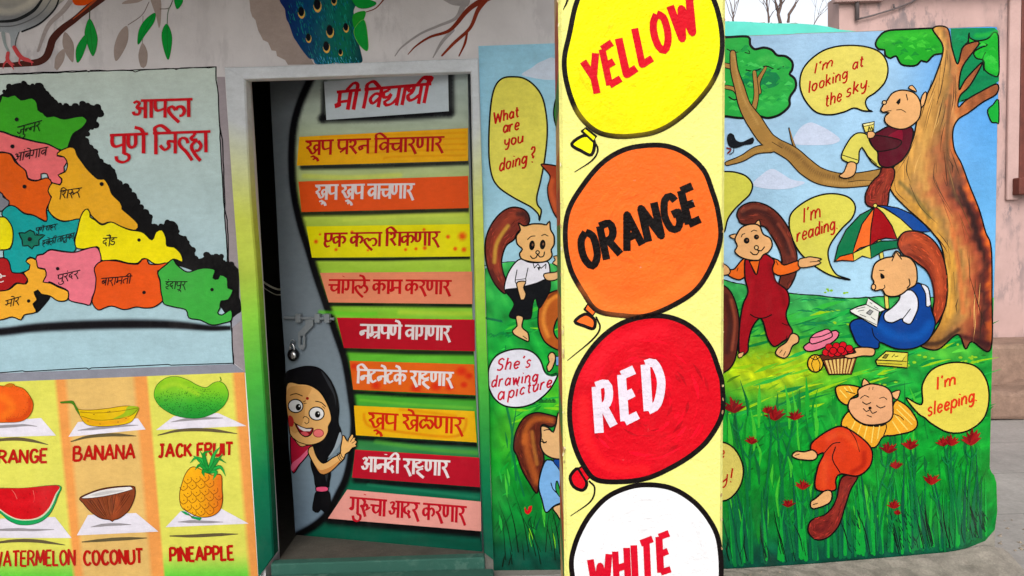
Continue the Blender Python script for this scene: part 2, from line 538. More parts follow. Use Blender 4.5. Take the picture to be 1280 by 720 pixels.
class MB:
    """boxes, prisms, tubes and lathes collected into ONE mesh"""
    def __init__(s):
        s.V, s.F = [], []
    def box(s, x0, x1, y0, y1, z0, z1):
        k = len(s.V)
        s.V += [Vector(p) for p in ((x0, y0, z0), (x1, y0, z0), (x1, y1, z0), (x0, y1, z0), (x0, y0, z1), (x1, y0, z1), (x1, y1, z1), (x0, y1, z1))]
        s.F += [[k + i for i in f] for f in ((0, 3, 2, 1), (4, 5, 6, 7), (0, 1, 5, 4), (1, 2, 6, 5), (2, 3, 7, 6), (3, 0, 4, 7))]
        return s
    def prism(s, front, back):
        """front: outline points counter clockwise seen from the camera; back: the same pushed back"""
        k, n = len(s.V), len(front)
        s.V += [Vector(p) for p in front] + [Vector(p) for p in back]
        s.F.append([k + i for i in range(n)])
        s.F.append([k + n + i for i in reversed(range(n))])
        for i in range(n):
            j = (i + 1) % n
            s.F.append([k + i, k + n + i, k + n + j, k + j])
        return s
    def tube(s, pts, r, seg=8, rr=None):
        pts = [Vector(p) for p in pts]
        k = len(s.V)
        n = len(pts)
        up = Vector((.13, .21, .97))
        for i, p in enumerate(pts):
            d = (pts[min(n - 1, i + 1)] - pts[max(0, i - 1)]).normalized()
            a = d.cross(up if abs(d.dot(up)) < .95 else Vector((1, 0, 0))).normalized()
            b = d.cross(a)
            q = rr[i] if rr else r
            for j in range(seg):
                t = 2 * math.pi * j / seg
                s.V.append(p + a * math.cos(t) * q + b * math.sin(t) * q)
        for i in range(n - 1):
            for j in range(seg):
                s.F.append([k + i * seg + j, k + i * seg + (j + 1) % seg, k + (i + 1) * seg + (j + 1) % seg, k + (i + 1) * seg + j])
        s.F.append([k + j for j in reversed(range(seg))])
        s.F.append([k + (n - 1) * seg + j for j in range(seg)])
        return s
    def build(s, name, mat, parent=None, label=None, smooth=False, bevel=0.0):
        o = mesh(name, s.V, s.F, parent, [mat], None, None, label, smooth)
        if bevel:
            b = o.modifiers.new('bevel', 'BEVEL')
            b.width, b.segments, b.limit_method = bevel, 2, 'ANGLE'
        return o

# ------------------------------------------------------------------ materials
M = {}
def nodes(name):
    m = D.materials.new(name)
    m.use_nodes = True
    nt = m.node_tree
    return m, nt.nodes, nt.links, nt.nodes['Principled BSDF']

def tex_noise(n, l, coord, scale, detail=4, rough=.6, stretch=None):
    t = n.new('ShaderNodeTexNoise')
    t.inputs['Scale'].default_value = scale
    t.inputs['Detail'].default_value = detail
    t.inputs['Roughness'].default_value = rough
    if stretch:
        mp = n.new('ShaderNodeMapping')
        mp.inputs['Scale'].default_value = stretch
        l.new(coord, mp.inputs[0])
        l.new(mp.outputs[0], t.inputs['Vector'])
    else:
        l.new(coord, t.inputs['Vector'])
    return t.outputs['Fac']

def rng(n, l, sock, a, b, lo=.3, hi=.7):
    r = n.new('ShaderNodeMapRange')
    r.inputs['From Min'].default_value, r.inputs['From Max'].default_value = lo, hi
    r.inputs['To Min'].default_value, r.inputs['To Max'].default_value = a, b
    l.new(sock, r.inputs['Value'])
    return r.outputs[0]

def mul(n, l, a, b):
    m = n.new('ShaderNodeMath')
    m.operation = 'MULTIPLY'
    for i, v in enumerate((a, b)):
        if isinstance(v, (int, float)):
            m.inputs[i].default_value = v
        else:
            l.new(v, m.inputs[i])
    return m.outputs[0]

def scale_col(n, l, col, fac):
    v = n.new('ShaderNodeVectorMath')
    v.operation = 'SCALE'
    if isinstance(col, tuple):
        v.inputs[0].default_value = col[:3]
    else:
        l.new(col, v.inputs[0])
    l.new(fac, v.inputs['Scale'])
    return v.outputs[0]

def plaster_bump(n, l, coord, bs, strength, fine=160.0, lumps=14.0):
    a = tex_noise(n, l, coord, fine, 3)
    b = tex_noise(n, l, coord, lumps, 5, .65)
    ad = n.new('ShaderNodeMath')
    ad.operation = 'MULTIPLY_ADD'
    l.new(a, ad.inputs[0])
    ad.inputs[1].default_value = .25
    l.new(b, ad.inputs[2])
    bp = n.new('ShaderNodeBump')
    bp.inputs['Strength'].default_value = strength
    bp.inputs['Distance'].default_value = .006
    l.new(ad.outputs[0], bp.inputs['Height'])
    l.new(bp.outputs[0], bs.inputs['Normal'])

def paint_mat(name, alpha=False, bump=.5, rough=.5, var=.1, lumps=14.0, wear=.05):
    m, n, l, bs = nodes(name)
    co = n.new('ShaderNodeTexCoord').outputs['Object']
    at = n.new('ShaderNodeAttribute')
    at.attribute_name = 'Col'
    f1 = rng(n, l, tex_noise(n, l, co, 7, 6, .7), 1 - var, 1 + var)
    f2 = rng(n, l, tex_noise(n, l, co, 26, 4, .6, (1, 1, 2.2)), 1 - var * .6, 1 + var * .6)
    f3 = rng(n, l, tex_noise(n, l, co, 190, 2), 1 - var * .35, 1 + var * .35)
    f = mul(n, l, mul(n, l, f1, f2), f3)
    mx = n.new('ShaderNodeMix')
    mx.data_type = 'RGBA'
    fl = rng(n, l, tex_noise(n, l, co, 60, 5, .7), 0, .5, .69, .74)
    pa = rng(n, l, tex_noise(n, l, co, 2.2, 4), 0, 1, .5, .62)
    du = mul(n, l, rng(n, l, tex_noise(n, l, co, 3.1, 7, .72, (1, 1, .5)), 0, wear, .5, .8), 1.0)
    ad = n.new('ShaderNodeMath')
    ad.operation = 'ADD'
    l.new(mul(n, l, fl, pa), ad.inputs[0])
    l.new(du, ad.inputs[1])
    l.new(ad.outputs[0], mx.inputs[0])
    l.new(scale_col(n, l, at.outputs['Color'], f), mx.inputs['A'])
    mx.inputs['B'].default_value = (.36, .34, .31, 1)
    l.new(mx.outputs['Result'], bs.inputs['Base Color'])
    l.new(rng(n, l, tex_noise(n, l, co, 30, 3), rough - .1, rough + .15), bs.inputs['Roughness'])
    bs.inputs['Specular IOR Level'].default_value = .06
    plaster_bump(n, l, co, bs, bump, lumps=lumps)
    if alpha:
        l.new(at.outputs['Alpha'], bs.inputs['Alpha'])
    return m

def plain_mat(name, col, rough=.6, metal=0.0, var=.12, scale=9.0, bump=.2, fine=120.0):
    m, n, l, bs = nodes(name)
    co = n.new('ShaderNodeTexCoord').outputs['Object']
    f = mul(n, l, rng(n, l, tex_noise(n, l, co, scale, 6, .65), 1 - var, 1 + var), rng(n, l, tex_noise(n, l, co, scale * 9, 3), 1 - var * .5, 1 + var * .5))
    l.new(scale_col(n, l, tuple(lin(c) for c in col), f), bs.inputs['Base Color'])
    l.new(rng(n, l, tex_noise(n, l, co, scale * 3, 3), rough - .08, rough + .1), bs.inputs['Roughness'])
    bs.inputs['Metallic'].default_value = metal
    bs.inputs['Specular IOR Level'].default_value = .3
    plaster_bump(n, l, co, bs, bump, fine)
    return m

def stain_mat(name, base, stain, amount, scale, rough=.85, bump=.4, stretch=(1, 1, .35), base2=None):
    """weathered plaster: patches of a second colour with ragged edges, drawn out downwards"""
    m, n, l, bs = nodes(name)
    co = n.new('ShaderNodeTexCoord').outputs['Object']
    p = rng(n, l, tex_noise(n, l, co, scale, 8, .72, stretch), 0, 1, amount, amount + .07)
    big = rng(n, l, tex_noise(n, l, co, scale * .3, 3), .0, 1, .42, .62)
    f = mul(n, l, p, big)
    mx = n.new('ShaderNodeMix')
    mx.data_type = 'RGBA'
    l.new(f, mx.inputs[0])
    v = rng(n, l, tex_noise(n, l, co, 4, 6), .88, 1.1)
    l.new(scale_col(n, l, tuple(lin(c) for c in base), v), mx.inputs['A'])
    mx.inputs['B'].default_value = (*[lin(c) for c in stain], 1)
    l.new(mx.outputs['Result'], bs.inputs['Base Color'])
    bs.inputs['Roughness'].default_value = rough
    plaster_bump(n, l, co, bs, bump)
    return m

M['paint'] = paint_mat('mural_paint', bump=.65, lumps=22)
M['pillar_paint'] = paint_mat('pillar_paint', bump=.6, rough=.42, var=.07, lumps=40, wear=.03)
M['door_paint'] = paint_mat('door_paint', bump=.08, rough=.38, var=.07, wear=.03)
M['whitewash'] = stain_mat('whitewash', (214, 210, 211), (190, 186, 188), .5, 6, bump=.45)
M['frame_paint'] = paint_mat('frame_paint', bump=.25, rough=.45, var=.1)
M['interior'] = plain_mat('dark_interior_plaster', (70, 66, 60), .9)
M['roof_concrete'] = plain_mat('roof_concrete', (150, 148, 142), .9)
M['grey_metal'] = plain_mat('grey_painted_metal', (112, 118, 122), .4, .1, .06, 20, .1)
M['steel'] = plain_mat('polished_steel', (205, 205, 205), .22, 1.0, .06, 30, .05)
M['black_iron'] = plain_mat('black_lock_body', (28, 28, 30), .35, .5, .1, 30, .05)
M['rod'] = plain_mat('pale_rod', (225, 222, 200), .3, .2, .05, 20, .05)
M['pink_wall'] = stain_mat('weathered_pink_limewash', (172, 142, 136), (108, 98, 100), .5, 7, stretch=(1, 1, .35))
M['pink_band'] = plain_mat('pink_band', (174, 144, 138), .85, 0, .08, 6, .3)
M['brown_wood'] = plain_mat('brown_window_wood', (92, 44, 34), .55, 0, .25, 12, .3)
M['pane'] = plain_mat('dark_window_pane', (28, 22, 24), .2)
M['teal_wall'] = stain_mat('teal_plaster', (78, 184, 168), (120, 130, 120), .58, 6)
M['coping'] = plain_mat('mossy_coping', (120, 112, 104), .95, 0, .3, 25, .8)
M['sandstone'] = plain_mat('brown_sandstone', (128, 104, 90), .9, 0, .25, 8, .7)
M['pipe'] = plain_mat('grey_pipe', (98, 88, 88), .6)
M['bark'] = plain_mat('grey_bark', (92, 76, 70), .9, 0, .2, 40)
# ------------------------------------------------------------------ the planes of the place
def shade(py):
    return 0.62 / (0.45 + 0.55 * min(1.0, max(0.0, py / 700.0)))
WY = 3.2
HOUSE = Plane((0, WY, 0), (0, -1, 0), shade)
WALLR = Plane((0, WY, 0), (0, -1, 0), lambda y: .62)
hinge = HOUSE.pt(597, 400) + Vector((0, .05, 0))
lx = ray(352, 400)
DLY = 3.52
far_edge = Vector((lx.x / lx.y * DLY, DLY, 0))
dvec = Vector((far_edge.x - hinge.x, far_edge.y - hinge.y, 0)).normalized()
DOORN = Vector((dvec.y, -dvec.x, 0))
if DOORN.y > 0:
    DOORN = -DOORN
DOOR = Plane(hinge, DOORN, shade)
PYAW = math.radians(2.3)
PILN = Vector((-math.sin(PYAW), -math.cos(PYAW), 0))
PIL = Plane((0.09, 1.35, 0), PILN, lambda y: .63)

# ------------------------------------------------------------------ ground
def ground():
    m, n, l, bs = nodes('dusty_concrete_paving')
    co = n.new('ShaderNodeTexCoord').outputs['Object']
    br = n.new('ShaderNodeTexBrick')
    br.inputs['Scale'].default_value = 1.0
    br.inputs['Brick Width'].default_value = 2.6
    br.inputs['Row Height'].default_value = .62
    br.inputs['Mortar Size'].default_value = .006
    br.inputs['Mortar Smooth'].default_value = .4
    br.inputs['Color1'].default_value = (.285, .26, .24, 1)
    br.inputs['Color2'].default_value = (.265, .24, .222, 1)
    br.inputs['Mortar'].default_value = (.185, .168, .155, 1)
    l.new(co, br.inputs['Vector'])
    d = rng(n, l, tex_noise(n, l, co, 2.3, 8, .7), .72, 1.15)
    e = rng(n, l, tex_noise(n, l, co, 40, 5, .7), .85, 1.12)
    l.new(scale_col(n, l, br.outputs['Color'], mul(n, l, d, e)), bs.inputs['Base Color'])
    bs.inputs['Roughness'].default_value = .92
    plaster_bump(n, l, co, bs, .7, 90, 9)
    mb = MB()
    k = 0
    xs = [-120, -20, -6, -2, 0, 2, 4, 8, 20, 120]
    mb.V = [Vector((x, y, 0)) for y in xs for x in xs]
    mb.F = [[j * 10 + i, j * 10 + i + 1, j * 10 + i + 11, j * 10 + i + 10] for j in range(9) for i in range(9)]
    o = mb.build('ground', m)
    o['kind'] = 'structure'
ground()

# ------------------------------------------------------------------ house: front wall, shell with porch roof
HX0, HX1, HTOP = -3.4, .62, 2.78
def wz(px, py):
    return HOUSE.pt(px, py)
wall_t = thing('house_wall', (-1.2, WY, 0), 'whitewashed house wall painted with map, fruits and birds around the doorway', 'wall')
jl_o = [(281, 85), (290, 225), (299, 345), (307, 470), (312, 540), (323, 722)]
jl_i = [(306, 97), (313, 240), (321, 340), (327, 440), (335, 560), (342, 696)]
jr_i = [(588, 89), (591, 240), (594, 400), (598, 500), (601, 600), (605, 692)]
jr_o = [(597, 73), (603, 240), (607, 400), (611, 500), (613, 600), (617, 700)]
hl_t, hl_b = wz(294, 90), wz(332, 715)
hr_t, hr_b = wz(593, 82), wz(611, 712)
mb = MB()
def slab(pts, mb, y0=WY, th=.2):
    f = [Vector((x, y0, z)) for x, z in pts]
    mb.prism(f, [p + Vector((0, th, 0)) for p in f])
hdx = lambda a, b, z: a.x + (b.x - a.x) * (z - a.z) / (b.z - a.z)
zl = hl_t.z
slab([(HX0, 0), (hdx(hl_t, hl_b, 0), 0), (hl_t.x, zl), (hl_t.x, HTOP), (HX0, HTOP)], mb)
slab([(hl_t.x, zl), (hr_t.x, zl), (hr_t.x, HTOP), (hl_t.x, HTOP)], mb)
slab([(hdx(hr_t, hr_b, 0), 0), (HX1, 0), (HX1, HTOP), (hr_t.x, HTOP), (hr_t.x, zl)], mb)
mb.build('wall', M['whitewash'], wall_t)

shell = thing('house_shell', (-1.4, 4.4, 0), 'flat concrete porch roof and rear walls of the house behind the doorway', 'house')
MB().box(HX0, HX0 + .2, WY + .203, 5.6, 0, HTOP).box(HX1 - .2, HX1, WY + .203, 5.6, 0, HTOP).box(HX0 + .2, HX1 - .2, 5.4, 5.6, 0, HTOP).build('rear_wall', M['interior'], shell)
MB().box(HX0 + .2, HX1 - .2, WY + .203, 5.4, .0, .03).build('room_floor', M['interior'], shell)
MB().box(HX0 - .15, .5, 1.18, 5.75, HTOP + .003, HTOP + .14).build('roof_slab', M['roof_concrete'], shell, bevel=.01)

# ---- door frame
frame_t = thing('door_frame', (-.55, WY, 0), 'door frame painted white above fading to green below, around the open door', 'door frame')
FST = [(0, (186, 190, 196)), (150, (190, 194, 196)), (215, (198, 202, 150)), (270, (190, 198, 92)), (345, (168, 186, 80)), (400, (130, 186, 70)), (470, (84, 168, 66)), (540, (50, 140, 66)), (610, (14, 104, 70)), (700, (4, 84, 66))]
def jamb(name, outer, inner, front=.022, depth=.066):
    o, i = catmull(outer, False, 12), catmull(inner, False, 12)
    N = 30
    def at(q, t):
        y = q[0][1] + (q[-1][1] - q[0][1]) * t
        for a, b in zip(q, q[1:]):
            if y <= b[1] + 1e-6:
                return (a[0] + (b[0] - a[0]) * (y - a[1]) / (b[1] - a[1] + 1e-9), y)
        return q[-1]
    V, F, C = [], [], []
    cols = []
    for k in range(N + 1):
        a, b = at(o, k / N), at(i, k / N)
        pa, pb = HOUSE.pt(a[0], a[1], front), HOUSE.pt(b[0], b[1], front)
        c = .006 if pb.x > pa.x else -.006
        # chamfered arris towards the opening
        V += [pa + Vector((0, front + .0, 0)), pa, pb - Vector((c, 0, 0)), pb + Vector((0, .008, 0)), pb + Vector((0, depth, 0)), pa + Vector((0, depth, 0))]
        cols.append(HOUSE.alb(stops(a[1], FST), a[1]))
    for k in range(N):
        for j in range(6):
            q = [k * 6 + j, (k + 1) * 6 + j, (k + 1) * 6 + (j + 1) % 6, k * 6 + (j + 1) % 6]
            if inner[0][0] < outer[0][0]:
                q = q[::-1]
            F.append(q)
            for x in q:
                C.append((*cols[x // 6], 1))
    F.append([5, 4, 3, 2, 1, 0])
    F.append([N * 6 + j for j in range(6)])
    for f in F[-2:]:
        for x in f:
            C.append((*cols[x // 6], 1))
    mesh(name, V, F, frame_t, [M['frame_paint']], C)
jamb('jamb', jl_o, jl_i)
jamb('jamb', jr_o, jr_i)
lin_top = [HOUSE.pt(x, y, .024) for x, y in ((279, 84), (345, 82.5), (470, 77.5), (598, 72.5))]
lin_bot = [HOUSE.pt(x, y, .024) for x, y in ((590, 89.5), (470, 93.5), (306, 99))]
front = lin_bot[::-1] + lin_top[::-1]
front = [lin_bot[2], lin_bot[1], lin_bot[0]] + lin_top[::-1]
V = [p for p in front] + [p + Vector((0, .05, 0)) for p in front]
nF = len(front)
F = [list(range(nF)), [nF + i for i in reversed(range(nF))]] + [[i, nF + i, nF + (i + 1) % nF, (i + 1) % nF] for i in range(nF)]
C = []
for f in F:
    for x in f:
        C.append((*HOUSE.alb((188, 192, 196), 80), 1))
lo = mesh('lintel', V, F, frame_t, [M['frame_paint']], C)
b = lo.modifiers.new('bevel', 'BEVEL'); b.width, b.segments, b.limit_method = .005, 2, 'ANGLE'
# sill across the opening and the worn step before it
M['teal_step'] = stain_mat('worn_teal_step_paint', (24, 72, 60), (58, 92, 80), .5, 11, stretch=(1, 1, 1), bump=.5)
M['sill_floor'] = plain_mat('grey_cement_floor', (66, 63, 56), .85, 0, .2, 10, .5)
sx0, sx1 = wz(339, 698).x, wz(606, 698).x
zs = wz(470, 697).z
MB().box(sx0 + .002, sx1, WY - .02, WY + .03, 0, zs - .006).build('sill', M['teal_step'], frame_t, bevel=.006)
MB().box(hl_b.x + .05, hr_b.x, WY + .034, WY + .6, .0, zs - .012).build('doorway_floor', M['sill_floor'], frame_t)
step_t = thing('doorstep', ((sx0 + sx1) / 2, WY - .2, 0), 'worn teal painted doorstep below the door sill', 'doorstep')
MB().box(sx0 - .06, sx1 + .04, WY - .3, WY - .026, 0, max(.03, wz(470, 711).z)).build('step_block', M['teal_step'], step_t, bevel=.012)

# ------------------------------------------------------------------ house wall paintings
z1, z2, z3, z4, z5 = Zoom(0, 0, .25), Zoom(0, 80, .25), Zoom(0, 240, .25), Zoom(0, 380, .25), Zoom(0, 540, .25)
z6, z7 = Zoom(260, 0, .25), Zoom(480, 0, .25)
RED = (176, 22, 34)

# --- map panel
MAPST = [(85, (186, 198, 190)), (200, (180, 198, 196)), (330, (172, 196, 202)), (470, (166, 196, 206))]
mp = Sheet(HOUSE)
edge_l = -90
mp.fill([(edge_l, 97), (270, 84), (273, 120), (277, 200), (281, 262), (284, 320), (289, 400), (292, 455), (edge_l, 470)], lambda x, y: stops(y, MAPST), smooth=False)
top = jag([(edge_l, 97), (108, 88), (111, 90), (113, 88), (166, 88.5), (169, 90), (175, 88), (217, 85.5), (220, 87), (226, 85), (257, 84.5), (261, 85), (270, 83.5)], .5, 9)[:-1]
mp.line([p for p in top if p[0] <= 271], 1.2, BLACK, smooth=False)
mp.line(jag(P("270,83.5 270,100 273,120 274,150 278,175 280,230 281,262 284,275 286,330 289,372 290,420 292,455"), .5, 8)[:-8], 1.5, BLACK, smooth=False)
mp.line(P("-90,470 0,466 28,463.5 32,464.5 75,462 108,460 111,461.5 114,460 160,458 210,455.5 214,456.5 292,454"), 1.3, BLACK, smooth=False)
mp.soft(z4("-300,160 0,140 200,117 500,103 750,100 900,106 1050,120 1150,120"), 15, (14, 12, 16), 1.0, taper=[1, 1, 1.1, 1.2, 1.2, 1, .6])
mp.soft(z4("-300,155 0,138 200,116 500,104 750,104 900,108 1050,121 1130,121"), 10, (14, 12, 16), .9, taper=[1, 1, 1.1, 1.2, 1.2, 1, .6])
map_o = mp.build('map_panel', wall_t, 4, 'painted district map panel of coloured regions with a thick black edge')
# drop shadow painted black behind the land
bs_ = Sheet(HOUSE)
bs_.fill(z2("-200,140 -60,170 10,150 40,115 80,97 125,95 150,105 200,103 228,125 235,150 265,165 268,190 290,195 330,208 400,205 430,195 460,205 500,215 508,240 485,275 480,305 455,325 430,355 435,385 470,420 490,450 510,485 555,510 580,545 595,590 640,612 660,640 685,660 690,690 710,715")
         + z3("712,90 740,100 760,130 760,165 795,180 830,150 865,145 890,170 895,210 930,225 945,255 970,290 980,330 1010,330 1040,308 1075,320 1110,315 1120,345 1150,350 1185,380 1195,420 1195,520 1202,545 1204,600 1160,632 1120,600 1000,420 850,350 700,240 560,110")
         + z2("450,560 350,440 300,350 100,230 -200,200"), (10, 9, 10), step=2)
OUT = z2("10,150 40,115 80,97 125,95 150,105 200,103 228,125 235,150 265,165 268,190 290,195 330,208 400,205 430,195 460,205 500,215 508,240 485,275 480,305 455,325 430,355 435,385 470,420 490,450 510,485 555,510 580,545 595,590 640,612 660,640 685,660 690,690 710,715") + z3("712,90 740,100 760,130 760,165 795,180 830,150 865,145 890,170 895,210 930,225 945,255 970,290 980,330 1010,330 1040,308 1075,320 1110,315 1120,345 1150,350 1185,380 1195,420")
for p, q in zip(OUT, OUT[1:]):
    L = math.hypot(q[0] - p[0], q[1] - p[1])
    for k in range(max(1, int(L / 6))):
        t = (k + random.random()) / max(1, int(L / 6))
        r = random.uniform(2.2, 4.6)
        bs_.fill(ellipse(p[0] + (q[0] - p[0]) * t - 1.2, p[1] + (q[1] - p[1]) * t + 1.0, r * random.uniform(.9, 1.3), r, random.random(), 11), (10, 9, 10), smooth=False)
bs_.fill(z3("170,490 195,488 202,512 252,522 222,568 180,606 150,570"), (10, 9, 10))
bs_.fill(z3("1160,632 1185,612 1204,600 1208,640 1160,680"), (150, 150, 160), smooth=False)
bs_.build('map_shadow', map_o, 9)
REG = [
 ('map_region', (62, 150, 40), z2("-120,170 -40,200 0,190 10,160 40,165 75,155 105,180 160,170 185,195 190,230 215,245 235,265 270,260 320,275 400,262 435,280 410,320 365,350 345,400 330,432 290,425 240,400 190,390 130,375 60,355 0,335 -120,330"), 'green map region at the top'),
 ('map_region', (224, 116, 118), z2("-120,330 0,338 60,358 130,378 190,392 240,402 300,435 285,460 320,465 335,490 320,515 320,540 290,555 308,575 300,602 265,595 245,580 235,550 205,550 205,575 175,582 140,570 130,535 95,505 70,470 55,450 0,440 -120,440"), 'upper pink map region'),
 ('map_region', (206, 92, 26), z2("-120,440 0,443 50,450 75,490 100,510 128,535 140,575 180,585 210,575 240,570 258,595 240,635 258,670 250,700") + z3("255,45 232,85 235,145 205,135 165,115 120,105 75,72 45,65 35,40 10,10 0,0 -120,0"), 'upper orange map region'),
 ('map_region', (220, 166, 48), z2("300,435 350,415 375,425 385,455 410,490 440,530 490,575 520,575 545,610 560,650 600,690 610,710") + z3("610,85 640,110 690,160 680,190 640,185 600,170 550,150 510,160 480,140 450,110 440,85 415,100 410,130 320,145 270,125 240,85 255,30") + z2("258,665 240,635 262,595 300,605 310,575 290,555 325,540 338,500 320,465 285,455"), 'upper ochre map region'),
 ('map_region', (126, 126, 134), z3("-120,0 0,0 15,25 45,45 40,70 10,95 -120,100"), None),
 ('map_region', (28, 150, 148), z3("75,72 120,108 170,118 232,148 235,90 270,128 320,148 395,135 400,165 385,200 370,240 380,270 370,300 310,295 250,288 215,310 185,315 180,335 150,325 130,345 150,365 145,385 120,400 60,405 40,350 20,330 20,290 50,285 65,240 60,190 40,145 15,125 10,100 40,70"), 'teal map region'),
 ('map_region', (20, 108, 88), z3("95,205 125,205 150,190 170,200 175,215 225,215 195,240 195,265 170,270 160,285 140,268 115,270 110,240"), 'small dark green map region'),
 ('map_region', (224, 212, 18), z3("-120,120 0,125 30,130 60,175 65,230 50,280 0,290 -120,290"), None),
 ('map_region', (156, 28, 30), z3("-120,320 0,330 35,335 50,365 60,402 115,408 138,440 125,460 80,455 45,485 0,495 -120,495"), 'dark red map region'),
 ('map_region', (228, 214, 14), z3("400,135 415,100 435,85 450,105 450,125 475,140 510,165 555,150 600,170 650,190 690,195 720,205 760,240 780,200 810,190 830,230 835,270 870,275 905,310 912,350 870,335 835,355 775,360 735,335 710,335 690,355 640,355 580,340 505,340 495,280 470,275 420,285 380,278 375,240 385,200"), 'bright yellow map region'),
 ('map_region', (222, 122, 136), z3("185,318 215,312 250,290 310,298 370,302 420,288 475,275 497,295 505,345 475,380 480,430 475,490 460,530 450,565 420,560 345,540 340,495 280,465 245,448 235,470 215,450 230,420 225,385 190,378 180,345"), 'lower pink map region'),
 ('map_region', (212, 88, 34), z3("510,345 580,345 640,358 690,360 710,338 735,335 745,360 790,362 835,355 825,385 788,395 800,450 805,500 815,540 770,575 720,580 680,575 620,588 560,570 520,580 490,590 460,550 475,490 480,430 472,380"), 'lower orange map region'),
 ('map_region', (66, 160, 68), z3("835,360 865,335 880,360 935,400 990,385 1030,380 1075,390 1065,430 1090,435 1100,415 1135,430 1140,480 1165,490 1140,540 1105,545 1100,580 1088,605 1110,615 1155,590 1158,640 1120,655 1060,665 1000,640 945,630 930,590 870,575 820,560 812,530 805,500 800,440 790,400"), 'lower green map region'),
 ('map_region', (224, 166, 60), z3("150,330 180,340 190,380 225,388 230,420 215,450 250,455 290,475 340,498 335,540 290,545 250,520 205,510 190,490 170,500 185,540 165,560 180,600 120,615 105,640 60,625 0,640 -120,650 -120,495 0,495 50,485 85,458 130,460 138,435 118,405 145,388 150,365 130,348"), 'lower ochre map region'),
]
for i, (nm, c, pts, lab) in enumerate(REG):
    s = Sheet(HOUSE)
    q = jag(catmull(pts, True, 4.0), .95, 3)
    s.fill(q, c, smooth=False, edge=1.3)
    s.build(nm, map_o, 12 + i * .6, lab)
ink = Sheet(HOUSE)
INK = (22, 18, 20)
for u, v, r in ((148, 236, 11), (695, 240, 9), (288, 383, 9), (720, 502, 9), (1060, 488, 9), (143, 545, 9)):
    ink.fill(ellipse(u * .25, 240 + v * .25, r * .25, r * .25, 0, 10), INK, smooth=False)
for u, v in ((83, 277), (62, 412), (122, 613), (508, 600)):
    ink.fill(ellipse(u * .25, 80 + v * .25, 2.6, 2.6, 0, 10), INK, smooth=False)
for t, a, b, h in (('j u n_ n r', (22, 159), (51, 151), 11), ('A M b e g aa v', (19, 192), (59, 184), 10), ('i sh ruu r', (75, 239), (101, 235), 10),
                   ('p u N e / sh h r', (45, 285), (71, 280), 6), ('h v e l ii / t aa l u k aa', (53, 301), (93, 291), 7), ('d au M D', (129, 298), (145, 297), 10),
                   ('p u r M d r', (72, 344), (99, 338), 9), ('b aa r aa m t ii', (127, 348), (164, 345), 9), ('I M d aa p uu r', (207, 352), (233, 352), 9), ('bh oo r', (7, 376), (25, 371), 9)):
    ink.text('dev', t, a, b, h, 1.25 if h > 7 else .95, INK, up=(1.5, -h))
ink.text('dev', 'dh e' if 'dh' in DEV else 'T e', (-3, 345), (5, 345), 9, 1.3, (225, 220, 215))
ink.build('map_place_names', map_o, 24)
tt = Sheet(HOUSE)
NIB = (.62, math.radians(-20))
tt.text('dev', 'A p lA aa', (166, 126), (238, 124), 22, 4.4, RED, nib=NIB, flat=True)
tt.text('dev', 'p u N e', (137, 169), (182, 167.5), 24, 4.6, RED, nib=NIB, flat=True)
tt.text('dev', 'i j lhaa', (191, 167), (260, 164.5), 26, 4.6, RED, nib=NIB, flat=True)
tt.build('map_title', map_o, 24, 'red hand painted title of the map')

# --- grey border strips and the narrow mauve margin beside the frame
st = Sheet(HOUSE)
st.fill(P("270.5,96 281,96 290,225 299,345 307,466 292.6,454 289,400 284,320 281,262 277,200 273,120"), (152, 144, 148), smooth=False)
st.fill(P("-90,470.5 292.6,454.5 307,466 200,470 100,474 0,477.5 -90,481"), (138, 140, 150), smooth=False)
st.build('grey_border', wall_t, 2)

ft = Sheet(HOUSE)
ft.fill(P("606,690 720,700 800,709 800,735 606,735"), (120, 118, 112), smooth=False)
ft.fill(P("-90,740 -90,728 318,716 324,740"), (120, 118, 112), smooth=False)
ft.build('dusty_wall_foot', wall_t, 1)

# --- fruit panel
YEL, PEA, ORA = (214, 212, 104), (216, 182, 116), (222, 154, 88)
def fx(xt, xb, y):
    return xt + (xb - xt) * (y - 470) / 250.0
LINES = [(-90, -66, YEL), (66, 90, YEL), (71, 95, ORA), (79, 101, ORA), (85, 107, PEA), (164, 186, PEA), (170, 192, ORA), (182, 204, ORA), (186, 207, YEL), (288, 309, YEL), (294, 315, ORA), (307, 323, ORA)]
rows = []
for j in range(41):
    row = []
    for xt, xb, c in LINES:
        yt = 481 - (xt + 90) * .0395
        y = yt + (735 - yt) * j / 40
        x = fx(xt, xb, y)
        if xt == 307:
            x = fx(306, 322.5, y)
        row.append((x, y))
    rows.append(row)
cmap = {}
for j, row in enumerate(rows):
    for (x, y), (_, _, c) in zip(row, LINES):
        g = min(1.0, max(0.0, (y - 692) / 34.0))
        gr = (70, 186, 58) if c == YEL else c
        t = g * (.95 if c == YEL else .0)
        cmap[(x, y)] = tuple(a + (b2 - a) * t for a, b2 in zip(c, gr))
fp = Sheet(HOUSE)
FRED = (168, 26, 16)
fruit_o = fp.build('fruit_panel', wall_t, 4, 'yellow and orange striped panel of six named fruits', extra=[(rows, lambda x, y: cmap[(x, y)], 0)])
WH = (226, 222, 232)
def plate(pts, shade_in, shade_out):
    s = Sheet(HOUSE)
    s.fill(pts, WH, smooth=False)
    s.line(shade_in, 3.6, (150, 146, 150), taper=[.2, 1, 1, .8, .2])
    s.line(shade_out, 4.4, (96, 86, 60), taper=[.3, .8, 1, .9, .2])
    s.build('painted_white_card', fruit_o, 8)
plate(z4("-200,600 205,570 280,658 -200,670"), z4("-100,620 60,610 130,606 185,612"), z4("-100,690 60,675 150,682 240,703"))
